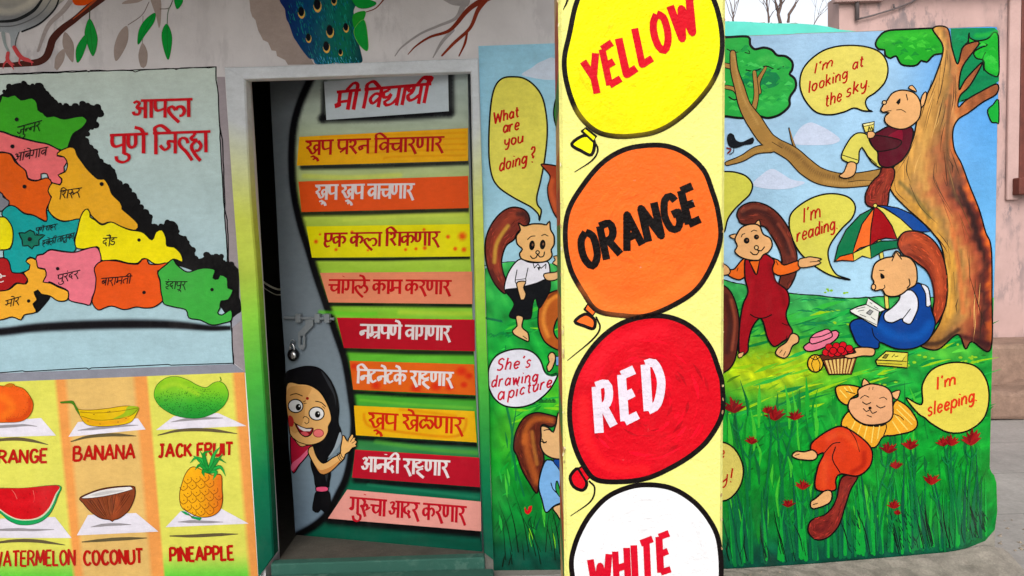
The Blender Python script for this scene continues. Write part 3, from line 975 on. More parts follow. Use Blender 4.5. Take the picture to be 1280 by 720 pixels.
plate(z4("390,590 690,572 728,627 342,664"), z4("390,632 480,622 600,610 690,606"), z4("355,688 440,664 560,654 680,660"))
plate(z4("868,562 1090,545 1232,610 780,630"), z4("855,590 930,578 1020,572 1115,570"), z4("790,656 900,632 1040,630 1185,648"))
plate(z5("-200,440 275,425 358,530 -200,530"), z5("-40,490 100,488 160,490 270,488"), z5("-60,560 60,545 180,545 325,565"))
plate(z5("440,415 680,405 792,498 384,517"), z5("455,475 520,465 590,462 655,463"), z5("410,550 500,542 600,535 735,530"))
plate(z5("905,395 1100,380 1243,458 828,476"), z5("890,450 960,448 1040,450 1115,450"), z5("850,520 960,520 1080,514 1190,510"))
# orange
s = Sheet(HOUSE)
s.fill(z4("-60,420 -10,408 25,410 45,397 70,402 75,410 120,425 155,470 166,510 150,555 110,585 40,592 -40,585 -90,520"), (216, 96, 34), edge=.7, ecol=(110, 90, 20))
s.fill(z4("22,408 45,396 72,404 60,414 35,416"), (176, 110, 30))
s.soft(z4("-60,460 20,470 60,520 20,560"), 16, (232, 132, 44), .55)
s.soft(z4("150,480 150,530 110,572 40,582"), 9, (178, 60, 20), .6)
for k in range(90):
    a, r = random.uniform(0, 6.28), random.uniform(.6, .97) ** .5
    x, y = 9 + 30 * r * math.cos(a), 503 + 23 * r * math.sin(a)
    if x < 38:
        s.fill(ellipse(x, y, .45, .4, 0, 5), (128, 44, 12), smooth=False)
s.build('painted_orange', fruit_o, 14)
s = Sheet(HOUSE)
s.fill(z4("300,490 340,485 365,485 375,500 390,525 450,530 540,522 620,510 690,515 695,522 680,555 655,590 600,605 520,612 450,608 420,592 400,560 380,530 360,498 305,496"), (212, 178, 22), edge=.6, ecol=(100, 74, 14))
s.fill(z4("300,490 340,485 365,485 375,500 392,528 400,556 380,532 358,498 305,496"), (72, 116, 34))
s.fill(z4("640,512 692,516 680,545 640,560 560,578 620,545"), (150, 176, 40))
s.line(z4("400,540 480,545 580,538 690,520"), .7, (112, 90, 16))
s.line(z4("405,560 480,580 570,576 650,560 690,525"), .7, (112, 90, 16))
s.fill(z4("408,566 480,584 570,580 648,564 625,592 530,606 450,602"), (216, 160, 34))
for u, v in ((470, 552), (540, 540), (590, 590), (500, 600), (630, 572), (440, 585), (548, 538)):
    s.fill(ellipse(u * .25, 380 + v * .25, 1.2, .5, 0, 6), (90, 66, 20), smooth=False)
s.build('painted_banana', fruit_o, 14)
s = Sheet(HOUSE)
s.fill(z4("770,450 785,405 830,370 885,363 940,380 985,405 1030,418 1065,395 1098,388 1125,405 1142,450 1125,500 1080,540 1010,568 940,570 870,555 810,520 780,485"), lambda x, y: stops(y, [(470, (150, 190, 44)), (490, (120, 184, 48)), (505, (62, 158, 52)), (522, (30, 128, 50))]), edge=.6, ecol=(30, 92, 26))
s.line(z4("1098,388 1106,380 1100,366"), 1.2, (70, 120, 30))
for k in range(330):
    a, r = random.uniform(0, 6.28), random.uniform(.05, .96) ** .5
    x, y = 238 + 44 * r * math.cos(a), 501 + 19 * r * math.sin(a)
    if y > 480 + max(0, (abs(x - 258) < 12) * 6) and (x - 238) ** 2 / 1900 + (y - 500) ** 2 / 400 < 1:
        s.fill(ellipse(x, y, .55, .5, 0, 5), (16, 78, 26), smooth=False)
s.soft(z4("810,420 870,400 930,420 990,450"), 9, (176, 204, 60), .5)
s.build('painted_jackfruit', fruit_o, 14)
s = Sheet(HOUSE)
s.fill(z5("-190,300 -100,282 0,280 120,280 295,267 290,320 255,400 210,445 150,464 90,462 40,440 0,405 -100,340"), (26, 146, 84), edge=.6, ecol=(20, 90, 50))
s.fill(z5("-190,296 0,284 120,282 288,270 282,315 250,385 205,428 150,442 90,440 40,420 -10,385 -100,320"), (206, 206, 180))
s.fill(z5("-190,294 0,282 120,280 290,268 276,312 245,378 202,420 150,436 90,434 42,414 -10,378 -100,315"), (186, 18, 30))
s.soft(z5("0,330 80,360 150,350 230,310"), 16, (206, 30, 40), .5)
for u, v in ((80, 320), (120, 330), (150, 310), (175, 350), (100, 375), (140, 400), (55, 350), (200, 385), (230, 330), (185, 300)):
    s.fill(ellipse(u * .25, 540 + v * .25, .9, .5, .6, 6), (86, 10, 18), smooth=False)
s.line(z5("60,290 75,310 85,335"), .6, (222, 120, 110)); s.line(z5("165,290 172,330 168,350"), .5, (222, 120, 110))
s.build('painted_watermelon', fruit_o, 14)
s = Sheet(HOUSE)
s.fill(z5("400,328 480,292 560,275 660,270 675,285 672,330 645,390 600,430 570,440 562,448 550,440 500,430 450,395 415,355"), (122, 62, 36), edge=.9, ecol=(52, 24, 16))
s.fill(z5("408,328 480,297 560,280 655,273 665,285 600,305 520,322 440,332"), (226, 222, 220), edge=.7, ecol=(60, 30, 20))
s.fill(z5("450,316 520,298 600,290 625,292 560,305 490,318"), (196, 194, 194))
for k in range(46):
    t = random.random()
    x0 = 108 + 56 * t
    y0 = 623 - t * 9 + random.uniform(0, 5)
    s.line([(x0, y0), (x0 + (139 - x0) * .35, y0 + 12), (x0 + (139 - x0) * .7, y0 + 22)], .5, random.choice([(84, 38, 22), (150, 86, 50), (66, 30, 18)]))
s.soft(z5("580,330 590,380 570,420"), 12, (176, 84, 44), .5)
s.build('painted_coconut', fruit_o, 14)
s = Sheet(HOUSE)
s.fill(z5("905,395 930,400 960,420 1010,430 1000,442 975,436 960,432 950,420 925,412"), (30, 140, 84))
s.fill(z5("960,175 1000,185 1060,215 1105,215 1110,290 1113,340 1100,390 1060,420 1000,425 940,400 905,370 898,310 912,250 930,205"), lambda x, y: stops(x, [(222, (226, 172, 40)), (250, (226, 164, 36)), (268, (214, 130, 34)), (280, (206, 104, 40))]), edge=.8, ecol=(90, 52, 16))
for j in range(7):
    for i in range(5):
        u, v = 925 + i * 44 + (j % 2) * 20 - 6, 205 + j * 34 - i * 5
        if (u - 1005) ** 2 / 108 ** 2 + (v - 312) ** 2 / 116 ** 2 < .9:
            s.line(z5(f"{u-20},{v+4} {u-4},{v+20} {u+18},{v+6} {u+16},{v-12}"), .8, (112, 60, 20))
            s.fill(ellipse(u * .25, 540 + v * .25, .8, .7, 0, 6), (92, 46, 18), smooth=False)
for a, b_, cc in (("1040,190", "1060,95 1020,110", 0), ("1040,190", "950,155 985,130", 1), ("1040,190", "1130,155 1085,135", 0), ("1040,195", "965,120 1010,140", 1), ("1045,190", "1100,75 1072,110", 1),
               ("1040,195", "1000,95 1020,130", 0), ("1045,200", "1128,220 1100,175", 1), ("1040,200", "975,190 1000,165", 0), ("1050,200", "1065,240 1080,200", 1), ("1040,200", "1022,225 1015,195", 0), ("1045,200", "1115,110 1080,150", 0)):
    q = z5(a + " " + b_.split()[1] + " " + b_.split()[0])
    s.line(q, 5.2, (24, 110, 44), taper=[.8, 1, .1], smooth=True)
    s.line(q, 3.4, (40, 160, 70) if cc else (30, 136, 56), taper=[.7, 1, .1], smooth=True)
s.build('painted_pineapple', fruit_o, 15)
for t, a, b, h in (('ORANGE', (-15.5, 580), (58.5, 577.5), 16), ('BANANA', (92, 576), (168, 573), 17.5), ('JACK FRUIT', (198, 571.5), (291, 569), 15.5),
                   ('WATERMELON', (-10, 708.5), (93, 706), 18.5), ('COCONUT', (105, 706.5), (178.5, 704), 17.5), ('PINEAPPLE', (213, 702), (292, 699.5), 17)):
    s = Sheet(HOUSE)
    s.text('lat', t, a, b, h, 3.4 if t != 'WATERMELON' else 2.9, FRED, flat=True, jit=.02, gap=.17, up=(random.uniform(-.8, .6), -h))
    s.build('fruit_name', fruit_o, 13)

# --- birds and branches above
G1, G2 = (12, 128, 50), (24, 108, 40)
SH = (146, 134, 128)
br = Sheet(HOUSE)
br.line(z1("365,-10 310,60 240,130 190,255"), 6.5, (150, 142, 140), taper=[1, .9, .8, .5])
for q in ("325,160 365,210 370,270 362,312 325,260 312,210", "320,245 320,300 285,352 272,340 280,280", "635,130 640,200 610,270 578,305 570,240 595,165", "712,215 738,265 730,330 705,335 692,275", "750,-20 800,-20 805,90 795,140 780,80", "610,20 640,0 720,-10 690,12", "1250,-20 1280,0 1300,80 1275,98 1255,50"):
    br.fill(z1(q), SH)
br.line(z1("745,10 710,75 640,125"), .9, (110, 100, 96)); br.line(z1("715,80 712,215"), .7, (110, 100, 96)); br.line(z1("865,0 845,40 800,45"), .9, (90, 80, 70)); br.line(z1("860,10 840,60 836,120"), .8, (60, 90, 60)); br.line(z1("315,75 315,100"), .5, (130, 120, 116))
br.line(z1("520,-20 430,50 370,100 310,145 265,195 250,240 230,285 190,310 120,318 40,325 -200,330"), 9.5, (66, 34, 28), taper=[1.1, 1, .8, .85, 1, 1, .9, .8, .6, .6, .6])
br.line(z1("500,-20 420,50 365,95"), 3, (150, 70, 40), taper=[1, .8, .3])
br.fill(z1("368,-20 480,-20 440,20 405,28 370,20"), (206, 84, 24))
br.line(z1("450,30 447,100"), 1.1, (50, 60, 40))
for q, c in (("450,95 487,190 465,280 430,200 425,150", G1), ("425,175 437,205 410,285 385,312 382,240", G1), ("775,65 770,110 725,175 690,222 695,150 730,95", G1), ("835,120 860,190 842,298 815,230 810,160", G1), ("870,-20 915,0 885,45", G1)):
    br.fill(z1(q), c, edge=.4, ecol=(20, 84, 34))
for q in ("448,100 456,180 464,270", "770,72 730,140 694,212", "836,125 836,200 842,290"):
    br.line(z1(q), .5, (18, 90, 36))
br.build('painted_leafy_branch', wall_t, 4, 'painted brown branch with green leaves and grey leaf shadows')
pg = Sheet(HOUSE)
pg.fill(z1("-160,-30 305,-30 285,30 240,85 190,125 130,150 95,162 70,236 55,236 50,180 20,160 -160,150"), lambda x, y: stops(y, [(0, (150, 148, 140)), (22, (120, 122, 124)), (40, (150, 156, 160))]), edge=0)
pg.line(z1("300,-30 280,35 235,88 185,126 110,158"), 2.2, (34, 36, 38))
pg.line(z1("215,-10 170,50 100,92 40,106 -60,108"), 4.2, (30, 32, 34), taper=[.7, 1, 1, .8, .7])
pg.line(z1("260,-10 215,55 150,100 60,130 -60,130"), 1.6, (92, 94, 96))
pg.soft(z1("-60,40 40,60 130,30 190,-20"), 14, (196, 192, 178), .6)
pg.line(z1("95,160 80,200 75,240"), 1, (60, 64, 66)); pg.line(z1("15,165 25,220 45,262"), 5, (140, 150, 150), taper=[1, .7, .5])
PK = (176, 74, 76)
pg.line(z1("70,236 95,275 120,295 165,312"), 5.5, PK, taper=[.9, 1, .9, .3]); pg.line(z1("100,285 150,300 160,325"), 3, PK, taper=[1, .8, .3])
pg.line(z1("40,265 38,300 70,325"), 5, PK, taper=[.9, 1, .3]); pg.line(z1("38,300 20,320 15,345"), 3, PK, taper=[1, .8, .2]); pg.line(z1("42,310 60,330 68,348"), 3, PK, taper=[1, .8, .2]); pg.line(z1("100,290 95,315 110,330"), 2.4, PK, taper=[1, .8, .2])
pg.build('painted_pigeon', wall_t, 8, 'painted grey pigeon with pink feet on a branch')
pc = Sheet(HOUSE)
shp = "205,-20 400,-20 470,210 520,300 530,322 400,324 385,300 345,280 340,255 318,252 300,212 275,200 250,150 235,92 222,86 212,55"
pc.fill(z6(shp), SH, smooth=False)
pc.fill(z6("382,-20 722,-20 728,60 737,150 748,200 766,265 768,312 700,318 640,314 600,320 540,320 525,295 505,292 470,250 440,205 425,180 405,120 392,95 385,50"), lambda x, y: stops(x, [(355, (6, 34, 84)), (385, (8, 58, 92)), (410, (6, 84, 84)), (432, (8, 92, 70)), (452, (6, 56, 66))]), step=2)
for k in range(420):
    x, y = random.uniform(356, 450), random.uniform(0, 79)
    xl = 355 + max(0, y - 20) * .62
    if x < xl + 2 or x > 441 + y * .11:
        continue
    L = random.uniform(3, 7)
    pc.line([(x, y), (x + L * .16, y + L * .6), (x + L * .3 + random.uniform(-.6, .6), y + L)], random.uniform(.4, .8), random.choice([(20, 92, 140), (10, 120, 110), (4, 40, 60), (30, 130, 120), (8, 28, 60), (14, 108, 84)]), taper=[.6, 1, .2], step=4)
for u, v, r in ((467, 52, 1), (547, 15, 1.15), (610, 145, 1.1), (592, 225, 1.0), (690, 130, .8), (503, 182, .8), (663, 256, .6), (630, -5, .8)):
    x, y = 260 + u * .25, v * .25
    pc.fill(ellipse(x, y + 3 * r, 4.4 * r, 7.4 * r, -.1, 12), (198, 160, 84), smooth=False)
    pc.fill(ellipse(x - .4, y + 1 * r, 4.0 * r, 6.6 * r, -.1, 12), (18, 62, 60), smooth=False)
    pc.fill(ellipse(x - .2, y + 1.2 * r, 3.5 * r, 5.6 * r, -.1, 12), (6, 8, 16), smooth=False)
for k in range(80):
    x = random.uniform(392, 448)
    y = random.uniform(70, 79)
    pc.line([(x, y), (x + 1.2, y + 3)], .5, random.choice([(60, 140, 180), (90, 170, 190), (20, 90, 120)]))
pc.fill(z6("720,-20 840,12 800,40 745,35"), G1, edge=.4, ecol=(20, 80, 30)); pc.fill(z6("785,55 780,95 735,145 725,75"), (30, 128, 40)); pc.fill(z6("780,100 800,200 795,255 750,215 730,150"), G1, edge=.5, ecol=(100, 160, 80))
pc.line(z6("885,-10 840,40 790,60"), 1.8, (96, 36, 26), taper=[1, .8, .5])
pc.build('painted_peacock', wall_t, 6, 'painted peacock tail of blue and green eyed feathers above the door')
rt = Sheet(HOUSE)
GR = (140, 136, 136)
rt.line(z7("400,20 360,90 270,130 180,170 90,235 55,280"), 4, GR, taper=[2, 1, .8, .7, .6, .3]); rt.line(z7("345,150 290,210 245,288"), 4.5, GR, taper=[1, .9, .3]); rt.fill(z7("285,-20 420,-20 420,30 380,30 330,20"), GR)
rt.line(z7("540,-20 460,20 410,60 330,150 230,185 160,230 120,272"), 5.2, (104, 42, 28), taper=[1.6, 1.2, 1, .7, .5, .2]); rt.line(z7("515,-10 470,50 430,140 350,215 290,278"), 5, (112, 46, 30), taper=[1.4, 1, .8, .8, .5]); rt.line(z7("418,150 405,215 375,280"), 3.2, (112, 46, 30), taper=[.8, 1, .5])
rt.build('painted_roots', wall_t, 4, 'painted forked brown roots with grey shadow')
# ------------------------------------------------------------------ the landscape mural (continues behind the pillar onto the yard wall)
def hill(x):
    return stops(x, [(590, (338,)), (629, (327,)), (660, (327,)), (700, (331,)), (800, (338,)), (905, (350,)), (940, (358,)), (985, (366,)), (1040, (371,)), (1060, (373,)), (1120, (370,)), (1150, (372,)), (1260, (372,))])[0]
def skycol(x, y):
    a = stops(x, [(600, (140, 184, 204)), (700, (150, 192, 210)), (900, (168, 196, 222)), (1000, (170, 202, 228)), (1120, (160, 198, 232)), (1200, (104, 164, 226)), (1250, (92, 158, 224))])
    b = stops(x, [(600, (166, 206, 222)), (700, (172, 210, 224)), (900, (176, 212, 234)), (1120, (176, 214, 236)), (1200, (124, 186, 232)), (1250, (120, 186, 232))])
    k = min(1, max(0, (y - 40) / 280.0))
    w = 6 * math.sin(x * .05 + y * .03) + 5 * math.sin(x * .021 - y * .06)
    return tuple(p + (q - p) * k + w * .6 for p, q in zip(a, b))
def grasscol(x, y):
    h = hill(x)
    t = (y - h) / (700 - h)
    c = stops(t, [(0, (66, 170, 92)), (.12, (40, 154, 70)), (.35, (22, 150, 56)), (.7, (8, 134, 44)), (.9, (4, 112, 50)), (.965, (2, 84, 60)), (1, (0, 70, 56))])
    def mix(c, d, k):
        return tuple(p + (q - p) * k for p, q in zip(c, d))
    g = math.exp(-((x - 960) / 85) ** 2 - ((y - 462) / 34) ** 2)
    c = mix(c, (176, 200, 34), min(.95, g * 1.15))
    g = math.exp(-((x - 1185) / 60) ** 2 - ((y - 440) / 14) ** 2)
    c = mix(c, (120, 186, 60), g * .5)
    g = math.exp(-((x - 640) / 26) ** 2 - ((y - 540) / 40) ** 2) + math.exp(-((x - 690) / 20) ** 2 - ((y - 496) / 20) ** 2)
    c = mix(c, (110, 190, 40), min(.8, g * .6))
    n = math.sin(x * .13 + 2 * math.sin(y * .07)) * math.sin(y * .17 + 1.7 * math.sin(x * .06)) + .6 * math.sin(x * .31 + y * .12) * math.sin(y * .29 - x * .09)
    return tuple(max(0, v * (1 + .17 * n)) + (14 * max(0, n) if i == 0 else 0) for i, v in enumerate(c))
def land_grid(x0, x1, nx, ytop, ybot, ns, ng):
    xs = [x0 + (x1 - x0) * i / nx for i in range(nx + 1)]
    sk = [[(x, ytop(x) + (hill(x) - ytop(x)) * j / ns) for x in xs] for j in range(ns + 1)]
    gr = [[(x, hill(x) + (ybot(x) - hill(x)) * j / ng) for x in xs] for j in range(ng + 1)]
    return [(sk, skycol, 0), (gr, grasscol, 0)]
def cloud(s, pts):
    s.fill(pts, (204, 214, 228))
def grass_strokes(s, x0, x1, n, ymax=690):
    for k in range(n):
        x = random.uniform(x0, x1)
        y = hill(x) + 8 + random.random() * (ymax - hill(x) - 8)
        c = grasscol(x, y)
        f = random.choice([.78, .85, .9, 1.1, 1.2])
        L = random.uniform(5, 17)
        a = random.uniform(-.5, .1) - max(0, (y - 470) / 130.0) * random.uniform(.2, 1.6)
        s.line([(x, y), (x + L * .5, y + L * .5 * a - random.uniform(0, 1.2)), (x + L, y + L * a)], random.uniform(1.4, 4.2), tuple(min(255, v * f) for v in c), taper=[.3, 1, .2], step=6)
def blades(s, spec, col=(8, 30, 20)):
    for x, y, dx, dy, w in spec:
        s.line([(x, y), (x + dx * .35, y + dy * .5), (x + dx, y + dy)], w, col, taper=[1, .8, .15], step=8)

# --- on the house wall, left of the pillar
s = Sheet(HOUSE)
rows = land_grid(598, 818, 36, lambda x: 57.5 - (x - 598) * .036, lambda x: 713 - (x - 615) * .01, 12, 34)
left_x = lambda y: 598 + (y - 57) * .0288
for grid, _, _ in rows:
    for row in grid:
        for i, (x, y) in enumerate(row):
            k = max(0, 1 - i / 6.0)
            row[i] = (x + (left_x(y) - 598) * (1 - i / (len(row) - 1)), y)
grass_strokes(s, 618, 715, 90)
for k in range(60):
    x = random.uniform(616, 712)
    y = hill(x) + random.uniform(20, 360)
    L = random.uniform(10, 34)
    a = random.uniform(-.6, .1) if y < 560 else random.uniform(-4, -1)
    if y > 560:
        q = [(x, y), (x - 1, y - L * .5), (x - 3, y - L)]
    else:
        q = [(x, y), (x + L * .5, y + L * .5 * a), (x + L, y + L * a)]
    s.line(q, random.uniform(2, 5.5), random.choice([(120, 196, 44), (24, 140, 56), (12, 116, 56), (70, 184, 62), (40, 164, 66)]), taper=[.2, 1, .2], step=6)
lm = s.build('painted_landscape', wall_t, 5, 'painted meadow and sky between door frame and pillar', extra=[(g, f, -1) for g, f, _ in rows])
s = Sheet(HOUSE)
cloud(s, z7("688,372 740,338 770,315 805,300 838,287 870,300 940,320 1000,380 940,405 860,400 800,398 740,388"))
s.build('painted_cloud', wall_t, 7)
s = Sheet(HOUSE)
for q in ("632,432 634,470 632,500 640,540 645,600", "645,512 640,560 655,620"):
    s.line(P(q), 3, (10, 110, 60), taper=[.3, 1, .8])
blades(s, [(648, 690, -15, -70, 1.4), (640, 690, -18, -65, 1), (661, 690, -20, -80, 1.2), (670, 695, -24, -62, 1.2), (676, 705, -14, -46, 1.2), (690, 688, -12, -44, 1), (700, 692, -12, -62, 1.6), (682, 690, 6, -60, 1), (632, 700, -6, -62, 1), (694, 700, -6, -50, 1.2), (640, 705, -3, -20, 1.5), (628, 708, 4, -16, 2), (636, 706, 5, -14, 1.6), (655, 700, -3, -24, 1), (667, 660, 4, -20, .8)])
s.line(P("662,648 668,672 676,690"), 1, (8, 60, 30)); s.line(P("664,646 660,655 670,662"), 1, (8, 60, 30))
s.fill(P("656,633 659,639 661,633 665,632 664,639 660,643 656,640"), (196, 30, 36))
for k in range(16):
    x = 672 + k * 1.4
    s.line([(x, 503), (x + 1, 500 - random.random() * 2), (x + 2, 503)], .8, (6, 70, 40))
for k in range(14):
    x = 607 + k * 1.5
    s.line([(x, 398 + k * .3), (x + .6, 396 + k * .3), (x + 1.2, 399 + k * .3)], 1.1, (20, 100, 70), step=4)
for k in range(16):
    x = 610 + k * 3
    s.line([(x, 420 + 2 * math.sin(k)), (x + 4, 417 + 2 * math.sin(k)), (x + 8, 420 + 2 * math.cos(k))], 2, (16, 124, 62), taper=[.3, 1, .3])
s.line(P("598,336 606,332 618,329 629,328 640,327 655,328"), 1.0, (14, 20, 16), wob=.3)
s.build('painted_grass_blades', wall_t, 9)

zA, zB_, zC_ = Zoom(560, 220, .25), Zoom(560, 380, .25), Zoom(560, 540, .25)
SKIN = (222, 180, 130)
def bubble(plane, parent, outline, col, lines, d, label, ew=1.7, w=2.5, tcol=(170, 26, 22), gap=.2):
    s = Sheet(plane)
    s.fill(outline, col, edge=ew)
    o = s.build('speech_bubble', parent, d, label)
    t = Sheet(plane)
    for txt, a, b, h, up in lines:
        t.text('lat', txt, a, b, h, w, tcol, up=up, flat=True, jit=.015, gap=gap)
    t.build('lettering', o, d + 2)
    return o
BY = (214, 206, 98)
bubble(HOUSE, wall_t, P("611,185 611.5,160 614,128 619,108 628,98 641,96 655,98 668,107 678,122 683,145 684,168 681,198 676,225 671,246 672,256 676.5,262 676,268 674,276 673,268 664,259 653,253 642,247 628,238 620,230 615,220 612,204"), BY,
       [('What', (617, 154.5), (648, 146), 14, (.5, -14)), ('are', (629, 166.5), (648.5, 162), 15, (1, -15)), ('you', (630.5, 183), (653, 178), 15, (1.2, -14)), ('doing', (624, 214.5), (657.5, 204.5), 17, (1.6, -16)), ('?', (663, 203.5), (668, 202.5), 21, (1, -20))], 10, 'tall yellow speech bubble reading What are you doing?', w=2.3)
bubble(HOUSE, wall_t, zB_("201,370 205,318 238,262 300,232 370,225 425,242 462,282 482,335 505,356 548,350 520,412 480,458 420,500 350,517 280,508 232,472 206,422"), (222, 222, 232),
       [("She's", (620.5, 463.5), (662, 459), 17, (3.4, -15)), ('drawing', (614, 484.5), (671, 477), 16, (2.2, -15)), ('a', (622, 500.5), (629.5, 499.5), 19, (1.5, -17)), ('picture', (635.5, 498), (688.5, 484), 17, (2.4, -15))], 10, "white speech bubble reading She's drawing a picture", w=2.15, gap=.26, tcol=(180, 26, 52))

# squirrel in white shirt
def face(s, eyes, brows, nose, mouths, r=1.0):
    for cx, cy, rx, ry, rot in eyes:
        s.fill(ellipse(cx, cy, rx, ry, rot, 14), BLACK, smooth=False)
        s.fill(ellipse(cx + .2 * rx, cy - .1 * ry, rx * .34, ry * .3, rot, 8), (120, 84, 60), smooth=False)
    for b in brows:
        s.line(b, 1.2)
    if nose:
        s.fill(ellipse(*nose, 0, 10), (226, 190, 140), smooth=False, edge=1.2)
    for m in mouths:
        s.line(m, 1.5)
def tail(plane, parent, pts, d, col, streaks, edge=1.6):
    s = Sheet(plane)
    s.fill(pts, col, edge=edge)
    poly = catmull(pts, True, 3.0)
    xs, ys = [p[0] for p in poly], [p[1] for p in poly]
    for k in range(260):
        x, y = random.uniform(min(xs), max(xs)), random.uniform(min(ys), max(ys))
        if not inside(poly, x, y):
            continue
        i = min(range(len(poly)), key=lambda m: (poly[m][0] - x) ** 2 + (poly[m][1] - y) ** 2)
        a, b = poly[i - 1], poly[(i + 1) % len(poly)]
        l = math.hypot(b[0] - a[0], b[1] - a[1]) + 1e-6
        dx, dy = (b[0] - a[0]) / l, (b[1] - a[1]) / l
        L = random.uniform(4, 9)
        if not (inside(poly, x + dx * L, y + dy * L) and inside(poly, x + dx * L - dy * 2, y + dy * L + dx * 2)):
            continue
        f = random.choice([.7, .8, 1.15, 1.3, 1.5])
        s.line([(x, y), (x + dx * L * .5 - dy * .5, y + dy * L * .5 + dx * .5), (x + dx * L, y + dy * L)], random.uniform(.6, 1.3), tuple(min(255, v * f) for v in col), taper=[.3, 1, .2], step=4)
    for q, w, c, a in streaks:
        s.soft(q, w, c, a * .8)
    return s.build('tail', parent, d)
s = Sheet(HOUSE)
s.fill(zA("345,532 388,528 378,558 390,590 380,618 365,620 350,572"), SKIN, edge=1.3)
s.fill(zA("480,490 540,480 552,470 545,450 522,436 536,420 528,402 545,398 556,440 556,502 530,522 492,520"), SKIN, edge=1.3)
s.fill(zB_("340,60 376,66 370,115 400,145 404,185 385,182 330,152 324,130 345,110"), SKIN, edge=1.4)
s.line(zB_("375,160 395,175"), 1.0)
s.fill(zA("362,270 352,234 380,250 420,240 470,240 492,244 508,226 513,268 530,300 530,345 516,368 520,400 495,425 450,432 400,426 365,412 358,386 372,366 346,340 342,300"), (226, 180, 122), edge=1.6)
face(s, [(665, 306.7, 3.6, 6.2, .1), (678.3, 305.7, 3.6, 6.2, .1)], [zA("398,318 415,302 435,300"), zA("468,298 485,292 500,300")], (672, 315.5, 2.2, 2.2), [zA("448,390 440,408 422,412 412,400"), zA("448,390 460,405 478,400 482,380")])
sq1 = s.build('painted_squirrel', wall_t, 17, 'painted squirrel in white shirt and black trousers pointing')
tail(HOUSE, sq1, zA("402,240 405,200 380,168 325,156 270,180 220,238 190,312 187,400 205,480 240,548 285,588 300,550 275,480 268,420 290,350 330,318 350,280"), 11, (112, 48, 38), [(zA("250,470 235,380 250,300 300,220 350,190"), 16, (160, 74, 50), .8), (zA("232,430 240,350 270,290 300,250"), 8, (206, 176, 74), .9), (zA("350,190 385,190 400,230"), 10, (40, 26, 28), .8), (zA("215,480 240,530 280,570"), 10, (58, 24, 24), .7)])
s = Sheet(HOUSE)
s.fill(zA("365,415 330,440 295,500 285,572 350,560 430,540 502,516 507,445 490,427 450,434 400,430"), (228, 226, 234), edge=1.4)
s.line(zA("345,470 338,535 386,530 388,512"), 1.2); s.line(zA("338,520 384,514"), .9); s.line(zA("400,460 388,515"), 1.2)
s.line(zA("425,435 432,460 450,440 465,462 490,440 488,462"), 1.1, smooth=False); s.fill(zA("445,455 462,455 455,475"), BLACK, smooth=False)
s.build('shirt', sq1, 14)
s = Sheet(HOUSE)
s.fill(zA("285,570 350,560 430,540 502,514 512,560 490,612 455,662 438,612 424,640 417,700 400,716 308,705 330,642 305,600"), (14, 16, 20), edge=1)
s.build('trousers', sq1, 15)
s = Sheet(HOUSE)
s.fill(zA("470,-60 510,0 498,60 508,130 548,212 620,220 640,0"), (150, 64, 40), edge=1.5)
s.soft(zA("520,20 515,80 540,170"), 10, (196, 96, 52), .8)
s.fill(z7("870,480 850,540 852,600 875,650 930,640 930,490"), (50, 120, 50), edge=1.4)
s.build('painted_squirrel_tail', wall_t, 11, 'edge of a painted brown tail beside the pillar')
s = Sheet(HOUSE)
s.fill(zA("620,560 555,570 500,590 460,640 450,720") + zB_("460,140 490,195 555,232 620,240 620,190 558,180 530,145 535,100 560,60 620,40"), (168, 90, 40), edge=1.6)
s.soft(zA("570,590 510,620 480,680 478,740 500,800"), 9, (216, 140, 62), .9); s.soft(zA("600,570 540,580 500,610"), 6, (110, 50, 26), .7)
s.build('painted_squirrel_tail', wall_t, 11, 'painted light brown curled tail under the pointing squirrel')
s = Sheet(HOUSE)
s.fill(zB_("500,338 494,312 506,290 500,262 515,242 532,248 538,270 530,300 520,325 508,338"), SKIN, edge=1.4)
s.fill(zB_("538,262 620,258 620,312 540,308"), (120, 168, 214), smooth=False, edge=1.2)
s.line(zB_("490,345 520,358 560,346"), 2.6, (14, 80, 40))
s.build('painted_foot', wall_t, 11)
# squirrel drawing at the bottom
s = Sheet(HOUSE)
s.fill(zB_("466,612 500,618 525,640 540,600 556,540 620,560") + zC_("640,135 575,137 520,130 480,106 462,66 466,20"), SKIN, edge=1.6)
s.line(zB_("480,632 505,628 528,642"), 1.3); s.line(zB_("470,675 478,690 490,694"), 1.3); s.line(zC_("468,46 480,56 492,48"), 1.4)
s.fill(zC_("525,378 576,358 640,360 640,450 576,452 545,412"), SKIN, edge=1.4)
sq2 = s.build('painted_squirrel', wall_t, 17, 'half hidden painted squirrel in light blue dress with brown bushy tail')
tail(HOUSE, sq2, jag(catmull(zB_("556,575 510,555 440,543 380,570 340,640 328,720") + zC_("345,120 370,190 405,252 445,306 458,220 480,140 465,60") + zB_("466,690 470,605 520,615"), True), .8, 2.5), 12, (88, 38, 26), [(zB_("520,580 440,575 395,620 380,690") , 12, (196, 110, 50), .85), (zC_("390,20 400,110 425,190 445,250"), 15, (190, 104, 50), .9), (zC_("420,0 430,80 445,160"), 8, (214, 150, 70), .7)])
s = Sheet(HOUSE)
s.fill(zC_("486,146 505,140 530,148 575,205 640,210 640,340 576,352 530,370 490,402 470,340 453,272 465,200"), (132, 180, 226), edge=1.5)
s.fill(zC_("530,138 640,136 640,225 576,212 552,180"), (24, 70, 142), edge=1.0)
s.line(zC_("515,255 525,285 545,305"), 1.3); s.fill(zC_("546,245 570,330 545,305 538,275"), (40, 140, 70), edge=1.1)
s.build('dress', sq2, 15)

